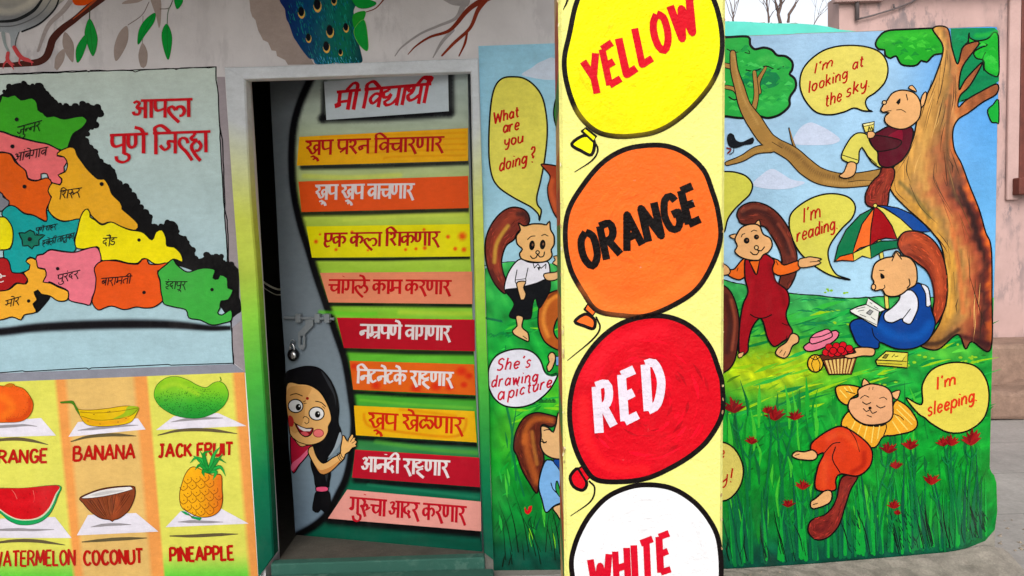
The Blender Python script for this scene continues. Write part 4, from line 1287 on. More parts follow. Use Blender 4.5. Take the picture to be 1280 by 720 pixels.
# ------------------------------------------------------------------ yard wall with the picture mural, right of the pillar
yard = thing('mural_wall', (1.5, WY, 0), 'free standing yard wall painted with squirrels resting under a big tree', 'wall')
def tp(x):
    return 45 - (x - 910) * .036
outl = [(760, 50.5), (905, 45.2), (990, 42.4), (996, 41.6), (1060, 39.5), (1120, 37.2), (1200, 34.0), (1236, 32.6), (1246, 33.4), (1250, 38), (1250, 60), (1247, 160), (1245, 300), (1241, 430), (1238, 560), (1237.5, 588), (1243, 594), (1246, 604), (1247, 640), (1244, 662), (1232, 676), (1210, 685), (1180, 692), (1100, 698), (1000, 706), (910, 712), (760, 722)]
f = [WALLR.pt(x, y) for x, y in outl[:20]]
f += [Vector((f[-1].x, WY, -.02)), Vector((HX1, WY, -.02))]
f = f[::-1]
M['wall_edge'] = plain_mat('dusty_wall_plaster', (124, 119, 110), .9, 0, .2, 12, .6)
f = [Vector((p.x if p.x > .7 else HX1 + .004, p.y + .0012, p.z)) for p in f]
o = MB().prism(f, [p + Vector((0, .2, 0)) for p in f]).build('wall', M['wall_edge'], yard)
s = Sheet(WALLR)
s.fill([(1150, 420)] + [(x - .4, y) for x, y in outl[13:26] if y > 420] + [(1150, 694)], grasscol, smooth=False)
s.build('painted_corner', yard, 2)
s = Sheet(WALLR)
grass_strokes(s, 905, 1228, 380, 680)
for k in range(120):
    x = random.uniform(905, 1200)
    h = hill(x)
    y = h + 18 + random.random() * (525 - h)
    near = math.exp(-((x - 970) / 90) ** 2 - ((y - 465) / 40) ** 2)
    c = random.choice([(150, 200, 36), (176, 208, 40), (110, 190, 50)]) if random.random() < .15 + near else random.choice([(12, 118, 56), (40, 168, 74), (16, 132, 60), (60, 178, 70)])
    L = random.uniform(18, 64)
    a = -.32 + random.uniform(-.14, .16)
    s.line([(x, y), (x + L * .5, y + L * .5 * a + random.uniform(-2, 2)), (x + L, y + L * a)], random.uniform(2, 6.5), c, taper=[.15, 1, .7, .1], step=6)
for k in range(200):
    x = random.uniform(905, 1228)
    y = random.uniform(520, 680)
    L = random.uniform(16, 60)
    s.line([(x, y), (x + random.uniform(-4, 2), y - L * .5), (x + random.uniform(-10, 5), y - L)], random.uniform(2, 6), random.choice([(36, 160, 54), (14, 128, 44), (8, 112, 46), (70, 180, 58), (20, 140, 50), (6, 98, 50)]), taper=[.4, 1, .15], step=7)
for k in range(46):
    x, y = random.choice([(945, 443), (1055, 405), (1052, 365), (1130, 455), (1160, 447), (1215, 448), (1100, 480), (1185, 430)])
    x += random.gauss(0, 9); y += random.gauss(0, 2.2)
    s.fill(ellipse(x, y, random.uniform(1.5, 3), random.uniform(1, 1.8), 0, 7), (142, 192, 50), smooth=False)
for k in range(26):
    x, y = random.uniform(995, 1060), random.choice([375, 388, 405]) + random.uniform(-2, 2)
    s.line([(x, y), (x + 6, y - 1), (x + 14, y + 1)], 2, (14, 124, 74), taper=[.2, 1, .2])
def xr(y):
    return stops(y, [(a[1], (a[0] - .6,)) for a in outl[8:22]])[0]
def ybot(x):
    return stops(x, [(760, (722,)), (910, (711.5,)), (1000, (705.5,)), (1100, (697.5,)), (1180, (691.5,)), (1210, (684.5,)), (1232, (675.5,)), (1246, (640,))])[0]
NX = 70
xs = [818.4 + (1243 - 818.4) * i / NX for i in range(NX + 1)]
def warp(x, y):
    k = max(0.0, (x - 1150) / (1243 - 1150))
    return (x + (xr(y) - 1243) * k * k, y)
top2 = lambda x: stops(x, [(a[0], (a[1] + .8,)) for a in outl[:9]])[0]
sk = [[warp(x, top2(x) + (hill(x) - top2(x)) * j / 16) for x in xs] for j in range(17)]
gr = [[warp(x, hill(x) + (ybot(x) - hill(x)) * j / 44) for x in xs] for j in range(45)]
s.build('painted_landscape', yard, 5, 'painted blue sky over a green meadow with yellow patches', extra=[(sk, skycol, -1), (gr, grasscol, -1)])

a_, b_, c_, d_, e_, f_, g_ = Zoom(890, 0, .25), Zoom(1060, 0, 220 / 960), Zoom(890, 160, .25), Zoom(1040, 140, .25), Zoom(890, 320, .25), Zoom(1040, 300, .25), Zoom(960, 450, .375)
s = Sheet(WALLR)
cl = (206, 216, 236)
s.fill(a_("405,700 440,640 490,612 540,628 590,655 640,695 620,715 560,725 420,722"), cl)
s.build('painted_cloud', yard, 8)
s = Sheet(WALLR)
s.fill(c_("205,285 250,232 300,204 350,228 400,258 465,272 400,300 300,306"), cl)
s.build('painted_cloud', yard, 8)
# small tree on the left and the long branch
s = Sheet(WALLR)
GL, GD = (46, 160, 70), (14, 120, 70)
s.fill(a_("-60,190 75,186 180,184 190,222 214,246 260,238 300,250 325,276 370,282 402,312 400,350 388,370 415,396 418,440 388,488 386,530 340,572 280,590 228,580 150,590 75,582 -60,560"), GL, edge=2.6)
s.fill(a_("130,400 200,350 290,345 340,390 320,430 240,445 160,430"), GD)
s.fill(a_("120,270 142,440 178,548 205,560 215,470 150,420 128,330"), (172, 204, 222)) if False else None
s.line(a_("75,245 110,262 140,255 160,238"), 1.3); s.line(a_("170,350 200,355 230,350 270,330 320,348 360,330"), 1.5); s.line(a_("165,262 190,268 182,250"), 1.2); s.line(a_("85,485 110,500 130,492"), 1.8)
s.soft(a_("240,300 300,290 350,320"), 12, (84, 186, 90), .6); s.soft(a_("250,520 320,540 370,480"), 14, (60, 176, 84), .6)
def dabs(s, poly, n, cols, rr=(2, 5)):
    xs, ys = [p[0] for p in poly], [p[1] for p in poly]
    k = 0
    while k < n:
        x, y = random.uniform(min(xs), max(xs)), random.uniform(min(ys), max(ys))
        if inside(poly, x, y) and inside(poly, x + 6, y) and inside(poly, x - 6, y) and inside(poly, x, y - 6) and inside(poly, x, y + 6):
            r = random.uniform(*rr)
            s.line([(x - r, y + random.uniform(-2, 2)), (x, y - r * .4), (x + r, y + random.uniform(-2, 2))], r * 1.1, random.choice(cols), taper=[.3, 1, .3], step=4)
        k += 1
crown = a_("75,186 180,184 190,222 214,246 260,238 300,250 325,276 370,282 402,312 400,350 388,370 415,396 418,440 388,488 386,530 340,572 280,590 228,580 150,590 75,582")
dabs(s, crown, 130, [(64, 178, 80), (38, 150, 66), (52, 168, 74), (28, 138, 66), (74, 186, 92)])
tr1 = s.build('painted_tree', yard, 10, 'painted small tree with green crown beside the pillar')
s = Sheet(WALLR)
BRW = (160, 124, 70)
s.tube(a_("235,460 230,410 268,338"), 5, BRW, 1.1, taper=[1, .9, .5]); s.tube(a_("210,540 222,470 212,360"), 5.5, BRW, 1.1, taper=[1, .9, .7])
s.tube(a_("60,325 100,336 118,360"), 5, BRW, 1.1); s.tube(a_("70,435 110,445 130,470"), 4, BRW, 1.1)
main = a_("104,264 112,350 138,440 165,530 215,610 270,690") + c_("320,85 400,130 470,195 540,240 640,262 740,258 850,240 900,225")
low = c_("75,178 150,152 220,112 300,100")
s.line(c_("385,0 405,75 435,140"), 3.6, BLACK, taper=[.5, 1, 1.2]); s.line(c_("388,4 407,75 433,134"), 1.6, BRW, taper=[.5, 1, 1.2])
TW = [.42, .6, .8, .95, 1.3, 1.3, 1.1, 1.25, 1.45, 1.35, 1.2, 1.15, 1.2, 1.2]
for q, w, tp_ in ((low, 8, [.5, .8, 1, 1.2]), (main, 14, TW)):
    s.line(q, w + 3, BLACK, taper=[t * (w / (w + 3)) + 3 / (w + 3) * .9 for t in tp_])
for q, w, tp_ in ((low, 8, [.5, .8, 1, 1.2]), (main, 14, TW)):
    s.line(q, w, BRW, taper=tp_)
s.soft(c_("340,80 430,140 500,210 600,245 700,250"), 9, (104, 78, 48), .55); s.soft(a_("110,280 150,470 230,620"), 4, (196, 160, 100), .6); s.soft(c_("560,268 680,280 800,268"), 6, (190, 152, 92), .7); s.soft(c_("130,150 220,118 300,105"), 3, (196, 160, 84), .6)
s.line(c_("680,270 740,262 800,262"), .9, (60, 44, 26)); s.line(c_("300,70 350,100"), .9, (60, 44, 26))
s.build('branch', tr1, 14)
s = Sheet(WALLR)
s.fill(c_("76,48 90,27 108,36 118,60 150,72 205,48 203,76 160,84 122,98 88,90"), (14, 18, 26), edge=.8)
s.line(c_("95,92 92,118 78,128"), 1); s.line(c_("108,96 108,120 88,132"), 1); s.line(c_("75,100 95,108 80,125"), 2, (120, 30, 30))
s.build('painted_bird', yard, 20, 'small black painted bird on the branch tip')

# big tree
s = Sheet(WALLR)
s.fill(b_("560,155 700,152 800,152 818,168 824,240 824,440 760,490 690,540 612,556 560,600 580,400"), (10, 128, 80), smooth=False)
s.fill(b_("150,240 170,200 215,168 330,160 480,156 520,180 530,280 470,300 430,338 400,330 380,352 345,360 290,350 262,305 232,318 203,300 200,272 168,268"), (40, 156, 46), edge=2)
s.fill(b_("660,182 664,205 700,222 760,212 796,176 818,190 822,260 822,405 790,412 745,380 740,330 700,318 686,286 720,262 760,244 700,240 660,235"), (36, 164, 52), edge=1.6)
s.fill(b_("762,600 792,570 820,545 822,675 806,668 786,668 770,640"), (30, 160, 60), edge=1.4)
s.soft(b_("180,230 260,200 380,190 470,180"), 16, (70, 184, 60), .6); s.soft(b_("740,300 780,360 815,380"), 14, (60, 186, 70), .6); s.soft(b_("700,195 760,190 820,170"), 10, (64, 186, 70), .6); s.soft(b_("640,480 700,440 790,420"), 10, (8, 108, 72), .6)
s.line(b_("620,550 700,520 780,470"), 1.4); s.line(b_("640,240 655,225 662,180"), 1.4); s.line(b_("740,385 735,320 750,285"), 1.2)
dabs(s, b_("150,240 170,200 215,168 330,160 480,156 520,180 500,280 430,320 345,350 290,340 262,295 203,290"), 90, [(56, 172, 54), (34, 146, 44), (70, 186, 62), (28, 132, 48)])
dabs(s, b_("665,190 700,222 760,212 796,176 818,190 822,405 750,375 740,330 690,290 720,262"), 70, [(52, 176, 62), (30, 150, 52), (66, 188, 72)])
dabs(s, b_("560,160 655,160 655,230 620,300 600,300"), 20, [(18, 140, 86), (6, 112, 72)])
bt = s.build('painted_tree', yard, 10, 'painted big tree with thick brown trunk at the right end of the wall')
s = Sheet(WALLR)
TK = (192, 146, 84)
trunk = [(1166, 36), (1179, 60), (1169, 96), (1156, 124), (1147, 148), (1140, 177), (1122, 202), (1110, 222), (1115, 240), (1130, 257), (1150, 275), (1165, 290), (1178, 312), (1183, 360), (1176, 400), (1160, 425), (1150, 432), (1172, 437), (1197, 418), (1207, 436), (1215, 427), (1238, 437), (1240, 370), (1239, 310), (1232, 290), (1224, 262), (1212, 232), (1202, 205), (1193, 187), (1191, 165), (1197, 150), (1212, 140), (1228, 128), (1246, 117), (1246, 105), (1225, 115), (1208, 125), (1198, 134), (1200, 120), (1213, 106), (1228, 78), (1208, 98), (1199, 112), (1203, 84), (1224, 54), (1212, 54), (1203, 60), (1197, 80), (1190, 60), (1184, 35)]
TL = [(36, (1166,)), (60, (1179,)), (96, (1169,)), (124, (1156,)), (148, (1147,)), (177, (1140,)), (202, (1122,)), (222, (1110,)), (240, (1115,)), (275, (1150,)), (312, (1178,)), (360, (1183,)), (400, (1176,)), (437, (1160,))]
TR = [(36, (1184,)), (60, (1190,)), (80, (1197,)), (112, (1199,)), (134, (1198,)), (150, (1197,)), (165, (1191,)), (187, (1193,)), (205, (1202,)), (232, (1212,)), (262, (1224,)), (290, (1232,)), (310, (1239,)), (440, (1240,))]
def trunkcol(x, y):
    a, b = stops(y, TL)[0], stops(y, TR)[0]
    u = (x - a) / (b - a) + .05 * math.sin(y * .11) + .03 * math.sin(y * .37 + x * .2)
    up = stops(u, [(0, (200, 152, 88)), (.25, (208, 160, 92)), (.48, (178, 134, 78)), (.62, (150, 118, 76)), (.75, (190, 124, 80)), (.9, (196, 142, 92)), (1, (196, 122, 72)), (1.5, (150, 90, 58))])
    dn = stops(u, [(0, (190, 142, 70)), (.15, (206, 156, 76)), (.3, (160, 124, 76)), (.42, (196, 140, 84)), (.56, (182, 106, 70)), (.7, (158, 80, 58)), (.82, (64, 38, 36)), (.93, (120, 52, 42)), (1, (206, 104, 50))])
    k = min(1, max(0, (y - 150) / 110.0))
    c = tuple(p + (q - p) * k for p, q in zip(up, dn))
    g = min(1, max(0, (y - 395) / 40.0)) * .55
    n = 1 + .07 * math.sin(x * .9 + y * .13) + .05 * math.sin(x * .41 - y * .07)
    return tuple(v * n * (1 - g) + w * g for v, w in zip(c, (70, 40, 36)))
s.fill(trunk, trunkcol, smooth=True, edge=1.6)
DK, OR_, GY = (58, 40, 34), (200, 108, 60), (150, 130, 80)
for q, w, c, a in (("1188,120 1184,170 1186,215 1196,250", 8, (96, 72, 50), .6), ("1160,165 1150,205 1158,235", 14, (218, 172, 100), .6), ("1125,228 1145,248 1162,272", 8, (110, 98, 58), .7), ("1200,235 1214,268 1226,310", 10, (44, 30, 30), .75),
                   ("1190,285 1198,330 1204,390", 10, (214, 120, 72), .6), ("1173,312 1186,345 1184,395", 6, (226, 182, 92), .7), ("1156,430 1176,428 1198,412", 9, (40, 26, 26), .7), ("1200,420 1215,424 1236,430", 10, (50, 24, 28), .7)):
    s.soft(P(q), w, c, a)
for k in range(44):
    y0 = random.uniform(60, 390)
    u = random.uniform(.06, .94)
    L = random.uniform(14, 48)
    q = []
    for t in (0, .5, 1):
        y = y0 + L * t
        a, b = stops(y, TL)[0], stops(y, TR)[0]
        q.append((a + (b - a) * (u + random.uniform(-.02, .02)), y))
    s.line(q, random.uniform(.7, 1.5), random.choice([(70, 48, 34), (96, 66, 44), (228, 184, 118), (120, 82, 52), (52, 36, 28)]), taper=[.3, 1, .2], step=8)
for q in ("1136,195 1133,212 1138,228", "1130,200 1131,225", "1137,230 1150,258 1172,280", "1178,250 1190,285", "1180,190 1184,232 1178,218", "1202,278 1207,302", "1196,312 1200,340", "1212,345 1224,385 1232,410", "1165,100 1156,130 1150,150", "1176,80 1172,130", "1192,340 1194,370", "1200,240 1206,256", "1184,300 1188,330"):
    s.line(P(q), 1.2, (52, 36, 26), taper=[.4, 1, .2])
s.build('trunk', bt, 15.5)

# speech bubbles on the yard wall
bubble(WALLR, yard, P("1000,100 1004,86 1015,73 1032,62 1055,57 1080,58 1098,64 1107,74 1110,88 1106,103 1095,115 1084,122.5 1082,130 1086,137.5 1091,139 1079,138.5 1067.5,135 1055,140 1037,143.5 1020,140 1007.5,127 1001,113"), (222, 210, 112),
       [("I'm", (1018, 92), (1039.5, 83), 14, (2.4, -13)), ('looking', (1011, 116), (1058.5, 98), 15, (1.2, -15)), ('at', (1065.5, 88), (1078.5, 83), 15, (1.5, -15)), ('the', (1031.5, 134), (1051.5, 126), 16, (1.2, -16)), ('sky.', (1057.5, 122), (1086.5, 108), 17, (1.6, -16))], 12, "yellow speech bubble reading I'm looking at the sky", w=2.1)
bubble(WALLR, yard, c_("386,475 398,425 450,378 520,342 600,328 680,345 716,390 702,448 650,502 600,568 580,622 592,685 620,730") + e_("650,105 692,119 645,112 582,92 520,55 470,15") + c_("430,610 396,540"), (214, 208, 98),
       [("I'm", (1004.5, 278.5), (1025, 271.5), 18, (.3, -18)), ('reading.', (996.5, 302.5), (1046.5, 286), 17, (.4, -17))], 17, "yellow speech bubble reading I'm reading", w=2.2)
bubble(WALLR, yard, c_("-60,225 60,218 120,222 172,242 202,282 190,330 150,370 110,410 78,458 60,520 30,480 -60,420"), (208, 206, 92), [], 12, 'part of a yellow speech bubble emerging from behind the pillar')
bubble(WALLR, yard, g_("512,148 515,82 550,30 618,8 690,20 729,70 736,140 715,200 660,238 600,241 545,212 522,192 500,178 460,126"), (222, 208, 96),
       [("I'm", (1171.5, 487), (1193.5, 481), 17, (.5, -16)), ('sleeping.', (1159.5, 520.5), (1220.5, 501), 18, (1, -17))], 12, "round yellow speech bubble reading I'm sleeping", w=2.5, tcol=(206, 62, 34))
bubble(WALLR, yard, P("880,560 895,552 912,556 923,568 929,585 927,603 918,618 905,626 885,622"), (214, 200, 110), [('y!', (898, 604.5), (915, 602.5), 17, (1.2, -17)), ('e', (900, 573), (905, 572), 16, (.5, -15))], 20, 'edge of a yellow speech bubble ending in an exclamation mark at the pillar foot', w=2)

# squirrel lying on the branch
s = Sheet(WALLR)
FC = (226, 176, 124)
s.fill(b_("395,560 405,520 425,500 428,525 415,570 395,590"), FC, edge=1.3); s.fill(b_("330,480 350,465 375,500"), FC, edge=1.1)
s.fill(b_("178,602 190,575 215,545 240,510 285,492 340,498 375,520 395,560 398,600 385,650 340,690 290,705 230,690 200,660 205,630 225,615 190,612"), FC, edge=1.5)
s.fill(ellipse(1105.5, 128, 2.7, 2.5, 0, 10), (226, 190, 140), smooth=False, edge=1.2)
s.fill(b_("262,560 285,535 285,560 275,572"), BLACK); s.line(b_("318,515 325,545"), 1.3); s.line(b_("265,600 290,598 315,612"), 1.0); s.line(b_("190,612 215,606 235,604"), 1.1)
s.fill(d_("82,252 120,258 112,312 70,332 36,320 60,298"), FC, edge=1.3)
s.fill(d_("178,100 200,96 216,108 206,128 180,130"), FC, edge=1.1)
sq = s.build('painted_squirrel', yard, 26, 'painted squirrel in maroon jumper sitting on the branch looking at the sky')
tail(WALLR, sq, d_("252,276 305,280 312,322 288,390 274,472 215,478 172,462 168,410 200,350 238,312"), 18, (122, 48, 38), [(d_("280,300 270,350 240,410 225,460"), 10, (150, 66, 48), .8)])
s = Sheet(WALLR)
s.fill(d_("120,108 165,108 188,132 228,182 250,276 200,250 160,190 150,176 136,200 126,258 48,232 78,152"), (214, 206, 104), edge=1.5)
s.line(d_("52,215 128,240"), 1.1); s.line(d_("150,176 180,220 225,262"), 1.1)
s.build('trousers', sq, 21)
s = Sheet(WALLR)
s.fill(d_("235,96 280,73 350,68 398,78 406,110 396,160 380,200 345,246 290,276 246,270 230,240 228,200 198,165 185,130 212,108"), (84, 16, 34), edge=1.6)
s.fill(d_("280,125 320,95 350,90 352,140 330,185 345,150"), (120, 18, 44)); s.line(d_("235,122 300,128 340,150 325,178 280,190 230,198"), 1.4)
s.fill(d_("190,122 235,118 330,136 348,152 320,180 232,196 198,160"), (74, 20, 32), edge=1.2)
s.build('jumper', sq, 23)
s = Sheet(WALLR)
s.fill(d_("152,60 212,48 208,92 166,102"), (222, 208, 110), smooth=False, edge=1.3); s.fill(d_("154,60 212,48 206,62 160,72"), (240, 232, 170), smooth=False, edge=.8)
s.line(d_("182,95 185,70 192,92 198,72 204,94"), 1.2)
s.build('book', sq, 28)

# squirrel in red overalls
s = Sheet(WALLR)
s.fill(e_("435,18 470,8 492,4 550,15 528,24 546,34 500,52 438,56"), FC, edge=1.3); s.line(e_("490,30 530,26"), 1.0)
s.fill(e_("20,40 60,40 88,64 84,92 20,92"), FC, edge=1.3)
s.fill(e_("398,388 430,398 432,430 402,450 385,492 360,511 320,492 328,462 372,430"), FC, edge=1.5); s.line(e_("338,485 350,470"), .9); s.line(e_("358,498 368,478"), .9)
s.fill(e_("130,490 160,480 150,505 135,510"), FC, edge=1.0)
s.fill(c_("236,460 243,508 214,484"), FC, edge=1.3); s.fill(c_("86,540 122,530 116,556"), FC, edge=1.3)
s.fill(c_("120,540 148,497 200,480 238,490 256,530 292,552 301,590 280,622 256,634 236,660 190,660 142,645 114,618 126,590 115,562"), (230, 180, 128), edge=1.6)
face(s, [(890 + 173 * .25, 160 + 563 * .25, 3.7, 3.9, .2), (890 + 222 * .25, 160 + 545 * .25, 3.3, 3.2, .2)], [c_("146,545 152,532 164,528"), c_("196,518 210,510 224,515")], (890 + 222 * .25, 160 + 598 * .25, 2.6, 2.6), [c_("225,608 235,618 225,632 205,632 192,620"), c_("228,610 245,615 262,595")])
sq = s.build('painted_squirrel', yard, 28, 'painted squirrel in dark red dungarees and orange shirt stepping forward')
tail(WALLR, sq, c_("124,432 142,395 200,371 270,385 332,430 382,500 410,580 425,640") + e_("418,95 376,168 335,150 345,90") + c_("350,680 340,620 310,560 270,500 235,488 150,480 132,456"), 18, (98, 44, 34), [(c_("160,430 230,410 300,460 350,540 385,620"), 13, (48, 24, 24), .8), (c_("150,415 200,395 270,405"), 8, (150, 84, 62), .6), (c_("330,480 375,550 405,640"), 6, (150, 74, 54), .8)])
s = Sheet(WALLR)
s.fill(e_("75,66 110,66 158,14 225,0 240,-8 330,20 360,45 434,24 436,68 345,98 300,80 250,60 165,105 132,119 80,96"), (226, 110, 40), edge=1.5)
s.fill(e_("180,20 240,10 222,98"), (226, 110, 40), edge=0)
s.line(e_("320,25 330,45"), 1.0); s.line(e_("130,60 125,75"), 1.0)
s.build('shirt', sq, 21)
s = Sheet(WALLR)
OV = (150, 18, 32)
s.fill(e_("165,22 182,14 222,92 246,-10 310,20 302,60 308,90 322,130 374,172 386,230 370,290 382,338 402,372 392,402 350,432 310,452 278,410 256,330 236,312 200,360 182,430 178,478 140,497 134,430 140,330 156,240 180,180 165,110"), OV, edge=1.7)
s.fill(e_("186,26 222,92 238,22"), (226, 110, 40), smooth=False, edge=1.2)
s.line(e_("192,292 220,308 260,310 298,294"), 1.5); s.line(e_("350,335 370,345 390,345"), 1.0); s.line(e_("345,430 370,415 375,400"), 1.0)
s.soft(e_("290,40 300,100 350,180 360,240"), 9, (116, 8, 24), .6); s.soft(e_("200,130 190,220 165,330"), 10, (172, 28, 40), .6)
s.build('dungarees', sq, 24)
s = Sheet(WALLR)
s.fill(e_("-40,130 40,140 88,172 120,240 136,332 131,430 110,530 60,582 -40,600"), (96, 42, 32), edge=1.6)
s.soft(e_("70,200 90,330 75,480"), 11, (60, 26, 22), .8); s.soft(e_("95,220 115,330 100,470"), 6, (150, 78, 56), .8)
s.build('painted_squirrel_tail', yard, 16, 'painted dark brown tail edge beside the red balloon')

# umbrella and reading squirrel
s = Sheet(WALLR)
POLE = (222, 208, 110)
s.line(P("1098,295 1102,320 1106,350 1109,385"), 6.0, BLACK); s.line(P("1098,295 1102,320 1106,350 1109,384"), 3.8, POLE)
um = s.build('painted_umbrella', yard, 20, 'painted open umbrella with green, orange, red, yellow and blue panels')
s = Sheet(WALLR)
for q, c in (("612,668 640,640 705,625 709,666 650,662", (226, 108, 44)), ("705,626 790,585 796,652 752,640 709,666", (216, 206, 96)), ("790,586 840,566 935,562 930,600 862,612 796,652", (14, 108, 72)),
             ("812,396 740,435 670,510 630,590 612,667 640,642 705,626 713,590 750,480", (14, 112, 72)), ("812,396 750,480 713,590 705,626 740,600 790,585 795,500", (228, 112, 50)), ("812,396 795,500 790,585 830,560 870,550 930,556 903,470 855,412", (148, 18, 26))):
    s.fill(c_(q), c, smooth=False, edge=1.3)
s.fill(d_("215,469 250,474 340,530 406,592 372,598 345,612 325,634 300,570 260,510"), (220, 208, 104), smooth=False, edge=1.3)
s.fill(d_("215,467 260,468 330,480 400,510 460,560 491,597 450,600 406,592 345,535 270,483"), (14, 74, 146), smooth=False, edge=1.3)
s.fill(ellipse(1094, 257, 2.6, 2.6, 0, 10), POLE, smooth=False, edge=1.0)
s.build('canopy', um, 22)
s = Sheet(WALLR)
s.fill(f_("110,542 165,536 212,545 206,578 150,580 90,592 60,580 85,570 120,562"), FC, edge=1.4)
s.fill(f_("298,100 320,54 348,86"), FC, edge=1.3)
s.fill(f_("199,182 214,120 258,92 300,84 350,80 392,92 420,132 426,190 416,226 380,246 350,270 310,283 270,276 250,248 218,254 198,236 210,210"), FC, edge=1.6)
s.fill(f_("298,102 318,62 346,92 330,110"), FC, smooth=False); s.line(f_("300,104 320,58 348,96"), 1.4, smooth=False)
s.fill(ellipse(1040 + 208 * .25, 300 + 235 * .25, 2.8, 3.6, 0, 10), FC, smooth=False, edge=1.3)
s.fill(f_("242,165 262,178 264,190 245,194"), BLACK); s.line(f_("236,152 260,152"), 1.0); s.line(f_("250,250 265,236 262,226"), 1.2); s.line(f_("385,195 390,222 376,240"), 1.6)
sq = s.build('painted_squirrel', yard, 34, 'painted squirrel in blue dungarees reading a book under the umbrella')
tail(WALLR, sq, P("1122,305 1129,291 1145,289 1160,295 1172,307 1180,325 1184,350 1183,376 1178,393 1168,407 1166,390 1168,372 1165,352 1158,338 1148,330 1138,322 1129,318"), 25, (150, 66, 42), [(P("1128,304 1145,298 1160,310 1172,335 1176,365"), 12, (196, 92, 56), .8), (P("1135,318 1152,326 1164,345 1168,375"), 7, (96, 36, 28), .8)])
s = Sheet(WALLR)
s.fill(f_("382,244 430,214 446,220 478,235 490,280 497,345 516,420 482,500 410,541 320,543 240,512 230,542 140,532 102,470 90,420 120,396 170,398 222,430 240,380 265,350 340,330"), (16, 66, 136), edge=1.6)
s.soft(f_("230,430 320,480 430,480 490,420"), 18, (28, 92, 170), .7); s.line(f_("200,440 210,480 242,512"), 1.3)
s.build('dungarees', sq, 29)
s = Sheet(WALLR)
s.fill(f_("380,250 405,256 428,290 430,340 415,380 390,420 355,408 352,392 300,414 265,402 262,368 300,338 335,300 345,268"), (228, 228, 236), edge=1.4)
s.line(f_("392,345 365,380 350,398"), 1.2)
s.fill(f_("446,222 480,238 492,300 494,325 472,332 468,270"), (228, 228, 236), edge=1.2)
s.build('shirt', sq, 31)
s = Sheet(WALLR)
s.fill(f_("95,362 90,350 130,332 170,322 182,290 266,346 236,362 224,436"), (232, 232, 226), smooth=False, edge=1.4); s.line(f_("170,322 238,358"), 1.0); s.line(f_("95,362 222,424"), .8)
for q in ("120,345 165,335", "130,356 160,350", "190,312 200,320", "210,330 230,345", "140,372 170,384", "195,385 215,400"):
    s.line(f_(q), .8, (60, 60, 66))
s.fill(f_("172,365 190,348 206,356 190,376"), (150, 150, 150), smooth=False, edge=.8)
s.build('book', sq, 33)
s = Sheet(WALLR)
s.fill(f_("218,604 272,555 380,563 376,640 226,626"), (200, 190, 70), smooth=False, edge=1.5); s.fill(f_("220,600 272,556 378,564 350,606"), (222, 212, 96), smooth=False, edge=1.1)
s.fill(f_("252,590 268,570 284,572 270,592"), (120, 110, 50), smooth=False, edge=.8); s.line(f_("300,585 312,572 316,584 330,580"), 1.0); s.line(f_("230,616 350,622"), .8); s.line(f_("350,606 372,608"), .8)
s.build('painted_book', yard, 20, 'painted closed yellow book lying in the grass')
s = Sheet(WALLR)
s.fill(e_("458,458 480,436 540,412 590,380 622,372 635,384 626,410 590,440 540,466 482,477"), (222, 128, 150), edge=1.5); s.fill(e_("488,420 508,392 545,375 582,366 602,400 560,422 500,440"), (226, 134, 156), edge=1.3); s.line(e_("496,408 545,402 595,382"), 1.3)
s.build('painted_hat', yard, 18, 'painted pink hat lying in the grass')
s = Sheet(WALLR)
s.fill(ellipse(890 + 517 * .25, 320 + 537 * .25, 9.8, 11, 0, 18), (224, 176, 56), smooth=False, edge=1.5)
s.line(e_("515,500 498,540 512,580"), 1.1); s.line(e_("520,500 540,540 535,575"), 1.1); s.line(e_("490,505 515,520 540,505"), 1.2)
s.build('painted_ball', yard, 19, 'painted yellow ball beside the basket')
s = Sheet(WALLR)
s.fill(e_("538,496 726,476 722,506 698,590 584,592 552,522"), (222, 190, 120), smooth=False, edge=1.6)
for k in range(9):
    t = k / 8
    s.fill([(890 + (556 + 160 * t) * .25, 320 + 520 * .25 - t * 3.5), (890 + (566 + 160 * t - 2) * .25, 320 + 520 * .25 - t * 3.6), (890 + (590 + 104 * t) * .25, 467.6), (890 + (585 + 103 * t) * .25, 467.6)], (110, 56, 32), smooth=False)
s.fill(e_("538,496 726,476 722,502 550,522"), (92, 44, 28), smooth=False, edge=1.1)
for u, v in ((570, 482), (598, 488), (628, 484), (660, 480), (690, 470), (585, 456), (622, 450), (655, 446), (686, 462), (606, 474), (646, 470)):
    s.fill(ellipse(890 + u * .25, 320 + v * .25, 4.7, 4.4, 0, 12), (196, 24, 38), smooth=False, edge=.9)
s.build('painted_basket', yard, 21, 'painted striped basket heaped with red cherries')

# sleeping squirrel
s = Sheet(WALLR)
s.fill(g_("150,300 120,306 95,304 80,318 98,330 150,334 165,318"), FC, edge=1.6); s.fill(g_("190,436 160,460 142,474 150,496 205,476 212,440"), FC, edge=1.6); s.line(g_("150,482 165,478"), 1.0); s.line(g_("90,318 104,314"), 1.0)
s.fill(g_("314,88 320,62 340,82"), FC, edge=1.3); s.fill(g_("410,112 440,101 430,132"), FC, edge=1.3)
s.fill(g_("300,100 325,84 352,80 392,90 412,112 416,150 414,190 388,211 330,216 290,196 268,162 274,132 300,122"), (226, 172, 130), edge=1.6)
s.line(g_("308,128 322,118 336,124"), 1.1); s.line(g_("372,128 386,124 396,132"), 1.1); s.line(g_("315,140 328,148 342,142"), 1.4); s.line(g_("362,152 375,160 390,154"), 1.4); s.fill(ellipse(960 + 340 * .375, 450 + 160 * .375, 2.2, 1.9, 0, 8), BLACK, smooth=False); s.line(g_("318,162 328,172 340,166 348,178 362,172"), 1.3); s.line(g_("330,184 345,190"), 1.2); s.line(g_("338,92 336,100"), .8); s.line(g_("350,90 349,99"), .8)
